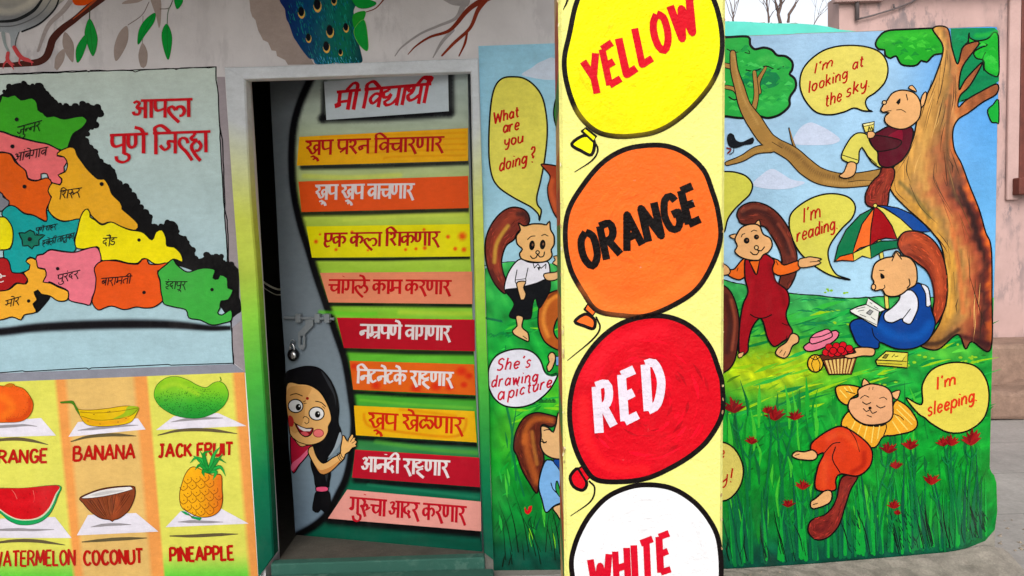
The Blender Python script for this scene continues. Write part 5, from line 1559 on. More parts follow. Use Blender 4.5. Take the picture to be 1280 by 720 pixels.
sq = s.build('painted_squirrel', yard, 28, 'painted squirrel asleep on its back in red trousers')
tail(WALLR, sq, g_("246,392 298,388 276,432 256,492 236,552 200,591 160,599 134,572 144,535 192,514 226,470"), 17, (122, 42, 36), [(g_("200,540 180,570 160,560"), 12, (88, 26, 28), .7), (g_("260,410 235,480 215,530"), 9, (146, 56, 44), .7)])
s = Sheet(WALLR)
s.fill(g_("226,92 262,83 306,92 300,112 275,130 264,150 236,132"), (224, 166, 60), edge=1.6)
s.fill(g_("268,172 290,198 330,218 392,212 422,140 440,138 472,162 498,207 482,236 420,251 384,256 346,292 248,226"), (226, 168, 58), edge=1.6)
for q in ("290,205 275,238", "310,215 298,250", "330,222 320,262", "352,222 345,275", "372,220 365,262", "430,165 480,215", "424,185 465,232", "415,205 440,244", "436,150 488,200", "240,100 262,125", "255,92 272,112", "270,88 282,105"):
    s.line(g_(q), 2.2, (240, 214, 120), taper=[.6, 1, .6])
s.line(g_("385,254 395,225 392,212"), 1.3); s.line(g_("420,180 440,188 452,200"), 1.1); s.line(g_("262,105 290,112"), 1.0)
s.build('shirt', sq, 22)
s = Sheet(WALLR)
s.fill(g_("142,296 150,272 200,236 248,222 310,258 346,300 341,352 300,386 242,380 226,400 223,434 160,430 165,360 186,310 150,322"), (202, 64, 32), edge=1.7)
s.line(g_("186,312 215,280 240,275"), 1.3); s.line(g_("225,290 215,330 240,375"), 1.5); s.line(g_("262,222 290,260 305,305"), 1.1)
s.soft(g_("200,260 250,245 300,290"), 12, (226, 92, 48), .6); s.soft(g_("190,340 185,380 185,420"), 14, (222, 90, 46), .6); s.soft(g_("320,310 318,350 280,375"), 10, (150, 34, 20), .6)
s.build('trousers', sq, 25)

# flowers and grass blades
FR = (170, 26, 28)
FN = [0]
def flower(u, v, r, stem):
    s = Sheet(WALLR)
    x, y = 960 + u * .375, 450 + v * .375
    if stem:
        s.line([(x, y)] + g_(stem), 3.0, (10, 104, 58), taper=[.5, .8, 1])
        q = g_(stem)[0]
        s.line([q, (q[0] - 5, q[1] - 5), (q[0] - 8, q[1] - 12)], 2.4, (16, 120, 64), taper=[.5, 1, .1]); s.line([q, (q[0] + 5, q[1] - 7), (q[0] + 7, q[1] - 14)], 2.2, (16, 120, 64), taper=[.5, 1, .1])
    r *= 1.3
    for k in range(7):
        a = -math.pi / 2 + (k - 3) * .42 + random.uniform(-.12, .12)
        L = r * random.uniform(.8, 1.15)
        s.line([(x, y + r * .35), (x + math.cos(a) * L * .6, y + r * .2 + math.sin(a) * L * .6), (x + math.cos(a) * L, y + r * .2 + math.sin(a) * L)], r * .38, random.choice([(140, 22, 26), (150, 28, 28), (112, 14, 20)]), taper=[.6, 1, .15], step=4)
    FN[0] += 1
    s.build('painted_flower', yard, 18 + FN[0] * .4)
for u, v, r, st in ((25, 185, 11, "35,270 45,400 60,520 80,640"), (90, 188, 8, "75,260 50,380 40,480"), (117, 420, 8, "115,480 112,560"), (68, 480, 7, "75,560 90,640"), (403, 297, 9, "395,360 370,440 355,540"), (427, 352, 7, "400,430 380,520 365,620"), (475, 285, 9, "485,360 490,430 500,520"),
                    (545, 402, 9, "560,470 585,560 590,640"), (420, 485, 7, "415,540 400,620"), (432, 510, 4, ""), (585, 275, 8, "600,350 612,450 620,560"), (612, 272, 9, "610,340 625,460 640,580"), (678, 266, 12, "680,330 670,430 668,560"), (-112, 158, 12, "-100,240 -80,330 -70,420 -65,560"), (-53, 270, 7, "-60,330 -62,430"), (0, 168, 7, "10,240 5,330 -10,460")):
    flower(u, v, r, st)
s = Sheet(WALLR)
for k in range(120):
    x = random.uniform(908, 1234)
    y = ybot(x) - random.uniform(4, 10)
    L = random.uniform(28, 120)
    dx = random.uniform(-18, 8)
    s.line([(x, y), (x + dx * .3, y - L * .5), (x + dx, y - L)], random.uniform(2.6, 6), random.choice([(6, 100, 62), (10, 116, 60), (4, 84, 60), (24, 150, 60)]), taper=[1, .8, .15], step=8)
for k in range(46):
    x = random.choice([random.uniform(905, 1010), random.uniform(1060, 1236), random.uniform(1120, 1236)])
    y = ybot(x) - random.uniform(4, 16)
    L = random.uniform(18, 70)
    s.line([(x, y), (x - L * .12, y - L * .5), (x - L * .3 + random.uniform(-3, 10), y - L)], random.uniform(.9, 1.8), random.choice([(6, 40, 28), (10, 26, 20), (4, 56, 40)]), taper=[.7, 1, .1], step=8)
for k in range(60):
    x = random.choice([random.uniform(1110, 1130), random.uniform(1060, 1075), random.uniform(1130, 1145), random.uniform(1195, 1236)])
    y = random.uniform(640, ybot(x) - 8)
    s.line([(x, y), (x - 3, y - 6)], 1.4, (6, 52, 40), taper=[1, .3])
s.build('painted_grass_blades', yard, 16)
s = Sheet(WALLR)
s.line([(x, hill(x) + random.uniform(-.6, .6)) for x in range(900, 1180, 7)], 1.3, (14, 20, 16), wob=.35, step=4)
s.build('painted_hill_line', yard, 9)

# dust swept up against the foot of the wall
bank = MB()
N = 40
def bank_h(x):
    return stops(x, [(.7, (.004,)), (1.0, (.006,)), (1.3, (.016,)), (1.6, (.032,)), (1.9, (.05,)), (2.06, (.075,)), (2.14, (.06,))])[0]
prof = [(0, 1.0), (.03, .86), (.08, .5), (.16, .16), (.26, -.05)]
for i in range(N + 1):
    x = .7 + 1.44 * i / N
    h = bank_h(x)
    for q, k in prof:
        bank.V.append(Vector((x + (.01 if q else 0) * math.sin(i * 2.1), WY - .014 - q * (.35 + h * 12), h * k + (.003 * math.sin(i * 1.7 + q * 40) if 0 < k < 1 else 0) + .002)))
for i in range(N):
    for j in range(4):
        a = i * 5 + j
        bank.F.append([a, a + 1, a + 6, a + 5])
M['dust'] = plain_mat('swept_dust', (122, 115, 106), .95, 0, .3, 14, .8)
bo = bank.build('dust_bank', M['dust'])
bo['kind'] = 'structure'
# ------------------------------------------------------------------ the door, ajar, hinged on the right
door = thing('painted_door', (hinge.x, hinge.y, 0), 'grey door ajar in the frame, painted with coloured slogan bands and a peeping girl', 'door')
def edge_x(pts, y):
    return stops(y, [(b, (a,)) for a, b in pts])[0]
DL = [(337, 100), (345, 250), (352, 390), (356, 440), (361, 560), (366, 610), (369.5, 672)]
DR = [(584.5, 88), (586.5, 240), (590, 380), (596, 520), (600, 600), (603, 694)]
CURVE = [(389, 98), (375, 130), (367, 162), (365, 202), (368, 242), (376, 280), (386, 312), (396, 345), (408, 380), (421, 418), (432, 452), (440, 500), (443, 530), (440, 565), (434, 595), (425, 615), (410, 642), (392, 658), (370, 670)]
GREYST = [(95, (92, 98, 102)), (300, (104, 112, 118)), (420, (118, 128, 136)), (560, (122, 138, 148)), (670, (116, 134, 150))]
RST = [(95, (158, 170, 168)), (150, (164, 176, 160)), (215, (170, 184, 132)), (270, (172, 192, 84)), (330, (156, 188, 70)), (390, (128, 182, 60)), (450, (92, 170, 56)), (500, (74, 154, 54)), (556, (56, 122, 70)), (606, (22, 96, 70)), (650, (4, 82, 62)), (694, (2, 72, 58))]
def dtop(x): return 102 - (x - 337) * .0535
def dbot(x): return 674 + (x - 369) * .083
NR = 60
rows = []
for j in range(NR + 1):
    row = []
    t = j / NR
    for i in range(15):
        u = i / 14
        y0, y1 = dtop(337 + 247 * u), dbot(369 + 234 * u)
        y = y0 + (y1 - y0) * t
        xl, xr_, xc = edge_x(DL, y), edge_x(DR, y), edge_x(CURVE, y)
        row.append((u, y, xl, xr_, xc))
    rows.append(row)
grid, cm = [], {}
for row in rows:
    r = []
    for k, (u, y, xl, xr_, xc) in enumerate(row):
        if k <= 5:
            x = xl + (xc - xl) * k / 5
        else:
            x = xc + .4 + (xr_ - xc - .4) * (k - 6) / 8
        # keep the row level between the edges
        ww = (x - xl) / (xr_ - xl)
        y0, y1 = dtop(337 + 247 * ww), dbot(369 + 234 * ww)
        yy = y0 + (y1 - y0) * rows.index(row) / NR
        r.append((x, yy))
        c = stops(yy, GREYST) if k <= 5 else stops(yy, RST)
        if k > 5:
            n = math.sin(yy * .35 + 1.3 * math.sin(k)) * 5
            c = tuple(v + n for v in c)
        cm[(x, yy)] = c
    grid.append(r)
DP = M['door_paint']
fr = [DOOR.pt(*grid[-1][0]), DOOR.pt(*grid[-1][-1]), DOOR.pt(*grid[0][-1]), DOOR.pt(*grid[0][0])]
back = -DOORN * .035
M['door_back'] = plain_mat('grey_door_paint', (110, 118, 122), .5, 0, .08, 10, .1)
f0 = [p - DOORN * .0012 for p in fr]
MB().prism(f0, [p + back for p in fr]).build('door_panel', M['door_back'], door)
def doorcol(x, y):
    xc = edge_x(CURVE, y)
    if x < xc:
        return stops(y, GREYST)
    n = math.sin(y * .35 + 1.3 * math.sin(x * .05)) * 4
    return tuple(v + n for v in stops(y, RST))
s = Sheet(DOOR)
s.fill([grid[0][0], grid[0][-1]] + [r[-1] for r in grid[4::4]] + [grid[-1][0]] + [r[0] for r in grid[-5:3:-4]], doorcol, smooth=False)
BK = (6, 6, 10)
for q, w, a in (("403,148 480,146 561,141", 18, .95), ("406,104 404,150", 12, .8), ("562,92 563,140", 18, .85), ("378,209 480,207 584,203", 11, .85), ("380,267 480,265 585,262", 11, .85), ("394,324 480,324 586,322", 7, .9), ("412,380 500,381 589,382", 9, .9), ("432,437 510,440 592,441", 11, .85), ("444,490 520,494 593,497", 10, .9), ("448,547 520,552 595,556", 11, .9), ("444,600 520,606 599,612", 13, .9), ("412,650 520,660 600,667", 18, 1.0), ("430,690 520,700 602,706", 10, .0)):
    if a:
        s.soft(P(q), w, BK, a, smooth=False)
s.soft([(x, y) for x, y in CURVE], 15, BK, .95)
s.soft([(x - 1, y) for x, y in CURVE], 9, BK, 1.0)
s.soft([(x - 2, y) for x, y in CURVE], 7, BK, 1.0)
for q, w, c, a in (("380,220 440,222 500,219", 10, (196, 204, 96), .7), ("430,275 500,270 580,268", 8, (196, 208, 90), .5), ("400,390 450,393 470,392", 8, (96, 190, 50), .7), ("500,390 560,392 590,392", 10, (180, 200, 70), .6), ("450,500 520,506 590,510", 6, (110, 180, 60), .6), ("470,552 540,562 596,566", 9, (90, 160, 60), .6), ("460,606 530,614 598,622", 6, (40, 120, 90), .6)):
    s.soft(P(q), w, c, a)
paint_o = s.build('painted_background', door, 1, None, mat=DP)
sb = Sheet(DOOR)
sb.fill(P("405,102 560,91 561,139 408,150"), (178, 188, 194), smooth=False)
o = sb.build('painted_signboard', door, 14, 'pale painted board with red title at the door top', mat=DP)
t = Sheet(DOOR)
NIB2 = (.6, math.radians(-25))
t.text('dev', 'm ii / i v dy aa th ii R', (421, 115), (537, 105), 24, 5.0, (168, 20, 34), nib=NIB2, up=(4.5, -24), flat=True)
t.build('lettering', o, 17, mat=DP)
BANDS = [
 ((222, 168, 34), "374,171 585,160 585,201 371,207", 'kh uu p / pr sh_ n / i v ch aa r N aa r', (382, 176.5), (554, 171), 18, (158, 26, 24), 'ochre painted slogan band'),
 ((206, 84, 36), "373,227 585,220 586,260 377,265", 'kh uu p / kh uu p / v aa ch N aa r', (394, 232), (517, 230), 18, (214, 204, 204), 'orange red painted slogan band with white lettering'),
 ((212, 204, 10), "383,283 587,280 588,320.5 390,322", 'E k / k lA aa / i sh k N aa r', (405, 292), (549, 290), 17, (158, 26, 24), 'bright yellow painted slogan band'),
 ((212, 134, 104), "400,341 590,339.5 590.5,380 411,378", 'ch aa M g l e / k aa m / k r N aa r', (411, 350), (563, 351), 17, (170, 24, 30), 'salmon painted slogan band'),
 ((158, 22, 38), "421,397 593,399.5 593.5,439 430,435", 'n mr p N e / v aa g N aa r', (450, 406), (563, 408.5), 17, (214, 204, 204), 'dark red painted slogan band at latch height'),
 ((202, 96, 34), "437,451 592.5,455.5 594.5,494 441.5,487", 'i n T n e T k e / r aa h N aa r', (446, 462), (566, 466), 17, (220, 210, 208), 'brown orange painted slogan band'),
 ((216, 170, 34), "442.5,507 593,514 596,553 445,544", 'kh uu p / kh e L N aa r', (460, 516), (579, 523), 20, (182, 40, 20), 'mustard painted slogan band'),
 ((164, 26, 44), "444,562 599,572 600,609 440,597", 'A n M d ii / r aa h N aa r', (453, 571.5), (561, 577), 18, (226, 216, 216), 'crimson painted slogan band near the girl hand'),
 ((220, 156, 146), "434,612 601,627 601.5,664 410,648", 'g u ruu M ch aa / A d r / k r N aa r', (437, 622), (582, 634), 20, (172, 26, 42), 'pale pink painted slogan band at the bottom'),
]
for i, (c, q, txt, a, b, h, tc, lab) in enumerate(BANDS):
    s = Sheet(DOOR)
    pts = P(q)
    s.fill(pts, c, smooth=False)
    if i == 0:
        for k in range(5):
            y = 168 + k * 7
            s.soft([(400 + k * 20, y + 3), (490, y), (582, y - 2)], 4, (190, 120, 10), .5)
    if i == 2:
        for x, y, w in ((578, 295, 10), (580, 312, 6), (560, 296, 5), (569, 311, 5), (531, 310, 5), (520, 311, 4), (507, 312, 4), (395, 302, 5), (420, 312, 4), (400, 293, 3), (530, 287, 4), (440, 290, 4), (460, 313, 3)):
            s.blob(x, y, w * .75, w * .75, (206, 60, 6), .9)
    if i == 5:
        for x, y, w in ((577, 464, 8), (586, 470, 6), (545, 483, 8), (520, 485, 8), (562, 484, 6), (443, 458, 6), (470, 482, 7), (580, 481, 5)):
            s.blob(x, y, w * 1.3, w * 1.1, (190, 40, 26), .85)
    if i == 6:
        s.soft(P("455,518 458,530 480,537 560,546 580,538 583,524"), 6, (196, 112, 16), .6); s.soft(P("500,512 540,516 570,520"), 6, (206, 130, 20), .6)
    if i in (4, 7):
        s.soft([pts[0], pts[1]], 6, (190, 30, 44), .5, smooth=False)
    o = s.build('painted_band', door, 14, lab, mat=DP)
    t = Sheet(DOOR)
    t.text('dev', txt, a, b, h, 3.5, tc, nib=(.55, math.radians(-20)), up=(.6, -h), flat=True)
    t.build('lettering', o, 17.5, mat=DP)

# the girl peeping round the door
zg, zh = Zoom(300, 440, .25), Zoom(300, 540, .25)
GS = (222, 176, 116)
g = Sheet(DOOR)
g.fill(zg("232,170 300,160 352,168 400,200 432,250 452,300 457,340 442,372 440,402 415,442 370,462 330,464 290,452 258,422 246,380"), GS, edge=1.2)
g.fill(zg("268,432 292,450 332,464 302,472"), GS, edge=.9)
g.fill(zg("238,188 350,172 352,200 330,240 320,330 290,400 262,400 246,360"), (204, 156, 98), edge=0)
for cx, cy, rx, ry, px, py in ((278, 270, 37, 33, 292, 276), (383, 308, 38, 33, 388, 312)):
    g.fill([(300 + x * .25, 440 + y * .25) for x, y in ellipse(cx, cy, rx, ry, .1, 20)], (226, 226, 226), smooth=False, edge=1.2)
    g.fill([(300 + x * .25, 440 + y * .25) for x, y in ellipse(px, py, 14, 17, 0, 14)], (10, 8, 10), smooth=False)
    g.fill([(300 + x * .25, 440 + y * .25) for x, y in ellipse(px + 5, py - 5, 4, 4, 0, 8)], (230, 230, 230), smooth=False)
g.line(zg("252,216 280,208 312,220"), 1.2, (40, 24, 18)); g.line(zg("378,246 405,252 428,272"), 1.2, (40, 24, 18))
g.line(zg("315,250 328,244"), .8); g.line(zg("318,258 332,256"), .8); g.line(zg("412,272 424,282"), .8)
g.fill([(300 + x * .25, 440 + y * .25) for x, y in ellipse(337, 232, 8, 8, 0, 10)], (140, 20, 20), smooth=False)
g.line(zg("316,330 322,322 332,324 345,335 344,352 332,360 324,352"), 1.0)
g.fill(zg("276,358 300,372 332,382 366,382 352,415 326,424 302,408 288,385"), (120, 20, 30), edge=1.1)
g.fill(zg("286,366 306,376 332,385 358,385 350,396 318,396 298,384"), (232, 228, 228), smooth=False); g.fill(zg("302,404 326,398 345,412 326,420"), (206, 90, 96))
g.line(zg("268,350 278,360"), 1.0)
g.fill([(300 + x * .25, 440 + y * .25) for x, y in ellipse(392, 406, 26, 20, 0, 14)], (222, 120, 120), smooth=False, edge=.9, ecol=(150, 60, 60)); g.fill(zg("243,318 262,325 270,350 262,374 246,372"), (176, 52, 50))
girl = g.build('painted_girl', door, 26, 'painted cartoon girl with long black plait waving from the door edge', mat=DP)
h = Sheet(DOOR)
h.fill(zg("228,110 272,84 338,71 400,84 450,138 482,210 494,285 490,352 505,398 498,448 456,512 432,548 452,600 446,650 438,680 384,680 370,620 354,558 360,500 340,440 300,200 228,200"), (14, 14, 17), edge=1)
h.fill(zh("384,298 440,295 452,345 446,396 424,402 404,386 390,402 364,390 370,338"), (14, 14, 17), edge=1)
h.fill(zg("378,678 400,672 436,674 440,692 410,700 380,694"), (214, 92, 124), edge=1)
h.fill(zg("404,92 444,140 474,210 480,280 470,220 438,160"), (44, 46, 50)); h.fill(zg("420,560 440,600 432,650 424,600"), (44, 46, 50))
h.fill(zg("500,400 505,450 460,512 440,528 470,480"), (150, 160, 168))
h.build('hair', girl, 22, mat=DP)
k = Sheet(DOOR)
k.fill(zg("252,424 275,442 320,466 364,468 338,515 300,560 262,600"), (172, 34, 60), edge=1.1)
k.fill(zg("258,560 300,525 345,480 362,472 330,522 296,560 262,595"), (222, 110, 140))
k.build('sari', girl, 24, mat=DP)
k = Sheet(DOOR)
k.fill(zg("340,500 352,474 365,470 382,520 416,556 462,530 500,506 503,478 510,440 513,416 522,420 536,446 545,430 560,410 568,416 566,428 578,428 574,440 586,448 578,462 584,472 562,480 548,498 526,512 520,534 490,562 446,602 405,611 374,570"), GS, edge=1.2)
k.fill(zg("372,560 400,590 450,575 500,540 490,560 446,600 405,608"), (196, 140, 84))
for q in ("486,506 492,530 506,548", "494,502 500,526 514,542", "502,498 508,520 520,532"):
    k.line(zg(q), .9)
k.line(zg("545,432 540,450"), .8); k.line(zg("564,430 552,448"), .8); k.line(zg("574,446 560,456"), .8)
k.build('arm', girl, 25, mat=DP)

# latch: bolt, straps, bent hasp (all painted grey), staple; the padlock hangs from the staple
def dp(x, y, d): return DOOR.pt(x, y, d)
lt = MB()
lt.tube([dp(355, 397.3, .012), dp(400, 398.2, .012), dp(418, 398.7, .012)], .0075, 10)
for x in (372, 396, 408):
    a, b = dp(x - 3, 392, .002), dp(x + 3, 404, .002)
    p = [dp(x - 3.2, 403.5, .024), dp(x + 3.2, 403.5, .024), dp(x + 3.2, 392.5, .024), dp(x - 3.2, 392.5, .024)]
    lt.prism(p, [q - DOORN * .022 for q in p])
bolt = lt.build('latch', M['grey_metal'], door, smooth=False, bevel=.002)
hp = MB()
outer = [(381.5, 399.5), (391.5, 399.5), (391.5, 407), (381.5, 417.5), (381.5, 433), (379, 437), (375.5, 437), (372.5, 433.5), (372.5, 416), (382, 406)]
slot = [(378.6, 419.5), (378.6, 431), (375.6, 431), (375.6, 419.5)]
ov, _, of, _, _, og = delaunay_2d_cdt([Vector(p) for p in outer + slot], [], [list(range(len(outer))), list(range(len(outer), len(outer) + 4))], 0, 1e-4)
tris = [f for f, q in zip(of, og) if q == [0]]
n0 = len(ov)
hp.V = [dp(p[0], p[1], .02) for p in ov] + [dp(p[0], p[1], .014) for p in ov]
def ccw(f):
    A, B, Cc = (ov[i] for i in f)
    return f if (B.x - A.x) * (Cc.y - A.y) - (B.y - A.y) * (Cc.x - A.x) < 0 else f[::-1]
tris = [ccw(list(f)) for f in tris]
hp.F = [f for f in tris] + [[n0 + i for i in f[::-1]] for f in tris]
ed = {}
for f in tris:
    for i in range(3):
        e = (f[i], f[(i + 1) % 3])
        ed[e] = 1
for (i, j) in ed:
    if (j, i) not in ed:
        hp.F.append([i, n0 + i, n0 + j, j])
hp.build('hasp', M['grey_metal'], bolt)
stp = MB().tube([dp(*q) for q in ((365.5, 432, .0), (363, 430, .012), (363.2, 426, .02), (366, 424.5, .022), (368.5, 427, .018), (368, 431, .0))], .0024, 8)
stp.build('staple', M['grey_metal'], door, smooth=True)
pc = dp(366.5, 443.5, .02)
lock = thing('padlock', tuple(pc - Vector((0, 0, .03))), 'small round black and chrome padlock hanging from the door staple', 'padlock')
ax = DOORN
side = -dvec if dvec.x < 0 else dvec
def lathe_body(r, prof, mat, name, shift):
    V, F = [], []
    n = 24
    for d, k in prof:
        for i in range(n):
            t = 2 * math.pi * i / n
            V.append(pc + side * (math.cos(t) * r * k + shift) + Vector((0, 0, math.sin(t) * r * k * 1.12)) + ax * d)
    m = len(prof)
    for j in range(m - 1):
        for i in range(n):
            F.append([j * n + i, j * n + (i + 1) % n, (j + 1) * n + (i + 1) % n, (j + 1) * n + i])
    F.append([i for i in reversed(range(n))])
    F.append([(m - 1) * n + i for i in range(n)])
    return mesh(name, V, F, lock, [mat], smooth=True)
lathe_body(.026, [(-.012, .8), (-.009, 1), (.009, 1), (.013, .85), (.014, .4)], M['black_iron'], 'lock_body', 0)
lathe_body(.019, [(.012, .95), (.02, .9), (.023, .6), (.024, .2)], M['steel'], 'chrome_cap', .007)
sh = [pc + side * (.011 * math.cos(t)) + Vector((0, 0, .024 + .03 * math.sin(t))) + ax * .006 for t in [math.pi * i / 10 for i in range(11)]]
MB().tube([sh[0] - Vector((0, 0, .02))] + sh + [sh[-1] - Vector((0, 0, .02))], .0034, 8).build('shackle', M['steel'], lock, smooth=True)
# pale curved rods inside the dark room, seen through the gap
ra = Plane((0, 3.75, 0), (0, -1, 0), shade)
rod = thing('curved_rod', tuple(ra.pt(335, 358) - Vector((0, 0, .05))), 'pale curved metal rod glimpsed in the dark gap beside the door', 'rod')
m1 = MB().tube([ra.pt(x, y) for x, y in catmull(P("300,330 312,340 323,348.5 330,353 338,358 345,361 352,362 372,361"), False, 4)], .0052, 8)
m1.build('upper_rod', M['rod'], rod, smooth=True)
MB().tube([ra.pt(x, y) for x, y in catmull(P("300,338 314,349 324,355 331,360.5 338,365 344,368 350,368.5 372,367"), False, 4)], .0026, 8).build('lower_rod', M['rod'], rod, smooth=True)
MB().tube([ra.pt(x, y) for x, y in P("326,350.5 329,359")], .006, 8).build('clamp', M['rod'], rod, smooth=True)

# ------------------------------------------------------------------ pillar with the colour balloons
pil = thing('balloon_pillar', (.24, 1.5, 0), 'square yellow porch pillar painted with four colour name balloons', 'pillar')
L0, L1 = PIL.pt(697.5, 0), PIL.pt(705.5, 720)
R0, R1 = PIL.pt(907.5, 0), PIL.pt(903.5, 720)
def ext(a, b, z):
    return a + (b - a) * ((z - a.z) / (b.z - a.z))
dback = Vector((math.sin(PYAW), math.cos(PYAW), 0)) * .3
PN = 40
V, F, C = [], [], []
B = .006
tx = Vector((math.cos(PYAW), -math.sin(PYAW), 0))
YP = (248, 244, 140)
SIDE = [(190, 96, 56), (70, 130, 70), (206, 170, 120), (196, 90, 50), (60, 120, 60), (214, 190, 140), (180, 70, 50), (206, 160, 110), (190, 110, 60)]
for k in range(PN + 1):
    z = HTOP * k / PN
    l, r = ext(L0, L1, z), ext(R0, R1, z)
    V += [l + dback, l - PILN * B * 0 + dback * (B / .3), l + tx * B, r - tx * B, r + dback * (B / .3), r + dback]
for k in range(PN):
    for j in range(6):
        F.append([k * 6 + j, k * 6 + (j + 1) % 6, (k + 1) * 6 + (j + 1) % 6, (k + 1) * 6 + j])
        for q in range(4):
            if j == 0:
                c = SIDE[(k * 7 // 3) % len(SIDE)]
            else:
                c = YP
            C.append((*[lin(v) * .63 for v in c], 1))
F.append([5, 4, 3, 2, 1, 0]); F.append([PN * 6 + j for j in range(6)])
for q in range(12):
    C.append((*[lin(v) * .63 for v in YP], 1))
mesh('pillar_shaft', V, F, pil, [M['pillar_paint']], C)
p0, p1, p2 = Zoom(680, 0, 1 / 3), Zoom(680, 240, 1 / 3), Zoom(680, 480, 1 / 3)
PB = (20, 15, 15)
PP = M['pillar_paint']
def balloon(outline, col, label, knot, neck, string, text, a, b, h, w, tcol, up, streaks=(), gap=.22):
    s = Sheet(PIL)
    s.line(string, 2.4, PB, taper=[1, .9, .4])
    s.fill(knot, col, smooth=True, edge=3.4, ecol=PB); s.fill(neck, col, smooth=False, edge=2.4, ecol=PB)
    s.fill(outline, col, edge=5.2, ecol=PB)
    cx, cy = sum(p[0] for p in outline) / len(outline), sum(p[1] for p in outline) / len(outline)
    ro = min(max(p[0] for p in outline) - cx, max(p[1] for p in outline) - cy) * .9
    vr = .16 if col[1] < 60 else (.05 if col[2] > 200 else .07)
    for k in range(110):
        r0 = ro * random.uniform(.15, .93)
        a0 = random.uniform(0, 6.283)
        da = random.uniform(.15, .5)
        f = 1 + random.uniform(-vr, vr)
        s.line([(cx + r0 * math.cos(a0 + da * t), cy + r0 * math.sin(a0 + da * t)) for t in (0, .5, 1)], random.uniform(2, 6), tuple(min(255, v * f + (max(0, f - 1) * 60 if col[1] < 60 else 0)) for v in col), taper=[.2, 1, .2], step=6)
    for q, ww, c, al in streaks:
        s.soft(q, ww, c, al)
    o = s.build('painted_balloon', pil, 3, label, mat=PP)
    t = Sheet(PIL)
    t.text('lat', text, a, b, h, w, tcol, up=up, flat=True, jit=.012, gap=gap)
    t.build('lettering', o, 6, mat=PP)
balloon(p0("95,130 76,230 90,330 128,425 190,488 260,510 350,508 430,490 510,442 590,365 645,280 668,180 658,70 622,-30 550,-120 440,-180 320,-180 210,-120 130,-10"), (252, 236, 10), 'yellow painted balloon at the top of the pillar', p0("152,508 188,530 178,580 140,566 104,540"), p0("142,492 156,480 196,512 184,530"), p0("186,528 202,560 182,600 115,645"),
        'YELLOW', (739, 121), (871, 37), 50, 9.2, (206, 26, 44), (-10, -45), [(p0("150,420 300,480 450,440 600,300"), 40, (250, 222, 6), .5)], gap=.3)
balloon(p0("150,690 220,610 300,562 390,545 470,550 540,582 600,640") + p1("632,0 652,70 662,170 632,270 572,365 480,427 380,465 290,463 200,445 150,382 100,290 80,180 92,70"), (246, 116, 52), 'orange painted balloon', p1("155,458 190,480 185,512 150,502 116,486"), p1("152,440 164,420 196,445 182,465"), p1("196,470 210,510 180,555 88,632"),
        'ORANGE', (732, 336), (875, 274), 44, 9.6, (16, 12, 12), (-9.5, -42), [(p1("150,360 260,440 400,420 560,320"), 30, (252, 138, 66), .5)], gap=.26)
balloon(p1("110,720 150,630 212,550 292,492 390,466 480,472 560,512 622,582 656,670") + p2("668,0 668,110 622,200 562,260 480,312 390,352 300,366 200,360 152,312 112,222 96,110"), (204, 16, 38), 'red painted balloon', p2("105,335 130,318 160,370 145,398 112,385 98,355"), p2("128,318 148,306 172,350 158,366"), p2("170,365 190,390 175,440 100,495"),
        'RED', (749, 541), (829, 505), 57, 11, (236, 226, 238), (-4, -58), [(p1("160,690 230,600 330,540 450,520"), 26, (234, 44, 56), .6), (p2("150,60 160,200 240,310 380,320"), 24, (236, 52, 50), .55)], gap=.42)
balloon(p2("104,700 114,610 160,510 230,430 310,390 390,378 480,392 560,440 620,510 655,590 664,720 640,800 550,920 400,980 250,930 140,820"), (246, 246, 248), 'white painted balloon at the bottom edge', p2("100,960 140,980 120,1010"), p2("130,940 150,930 165,960"), p2("140,990 160,1050 120,1090"),
        'WHITE', (740, 745), (838, 712), 48, 8.4, (200, 24, 48), (-2, -45), [], gap=.3)
# the string end of the balloon above
s = Sheet(PIL)
for k in range(34):
    y = random.uniform(0, 720)
    x = (698.5 + y * .0111 if k % 2 else 905.8 - y * .0055) + random.uniform(-1.2, 1.2)
    r = random.uniform(.6, 1.6)
    s.fill([(px, py) for px, py in jag(ellipse(x, y, r * .8, r * random.uniform(1, 3.2), random.uniform(-.2, .2), 9), .5, 1.5)], random.choice([(214, 196, 150), (190, 160, 116), (236, 224, 190), (170, 140, 104)]), smooth=False)
s.build('chipped_edge', pil, 9, mat=PP)
s = Sheet(PIL)
s.line(P("711,-6 708,4 704,12"), 3, PB, taper=[1, .8, .3])
s.build('painted_string', pil, 3, mat=PP)

# ------------------------------------------------------------------ behind the yard wall
teal = Plane((0, 5.0, 0), (0, -1, 0), lambda y: 1)
tw = thing('teal_wall', tuple(Vector((2.0, 5.0, 0))), 'low teal rendered wall with rough dark coping behind the mural wall', 'wall')
topl = [(700, 20), (860, 25), (905, 26.5), (930, 27), (960, 29), (1000, 29.5), (1020, 31), (1036, 33.5), (1050, 37), (1070, 39)]
pts = [teal.pt(x, y) for x, y in topl]
f = [Vector((pts[0].x, 5.0, 0)), Vector((pts[-1].x, 5.0, 0))] + pts[::-1]
MB().prism(f, [p + Vector((0, .25, 0)) for p in f]).build('wall', M['teal_wall'], tw)
cp = MB()
q = [Vector((p.x + random.uniform(-.01, .01), 5.1, p.z + random.uniform(0, .006))) for p in [teal.pt(x, y) for x, y in catmull(topl, False, 5)]]
cp.tube(q, .02, 6, [random.uniform(.018, .032) for _ in q])
cp.build('coping', M['coping'], tw)
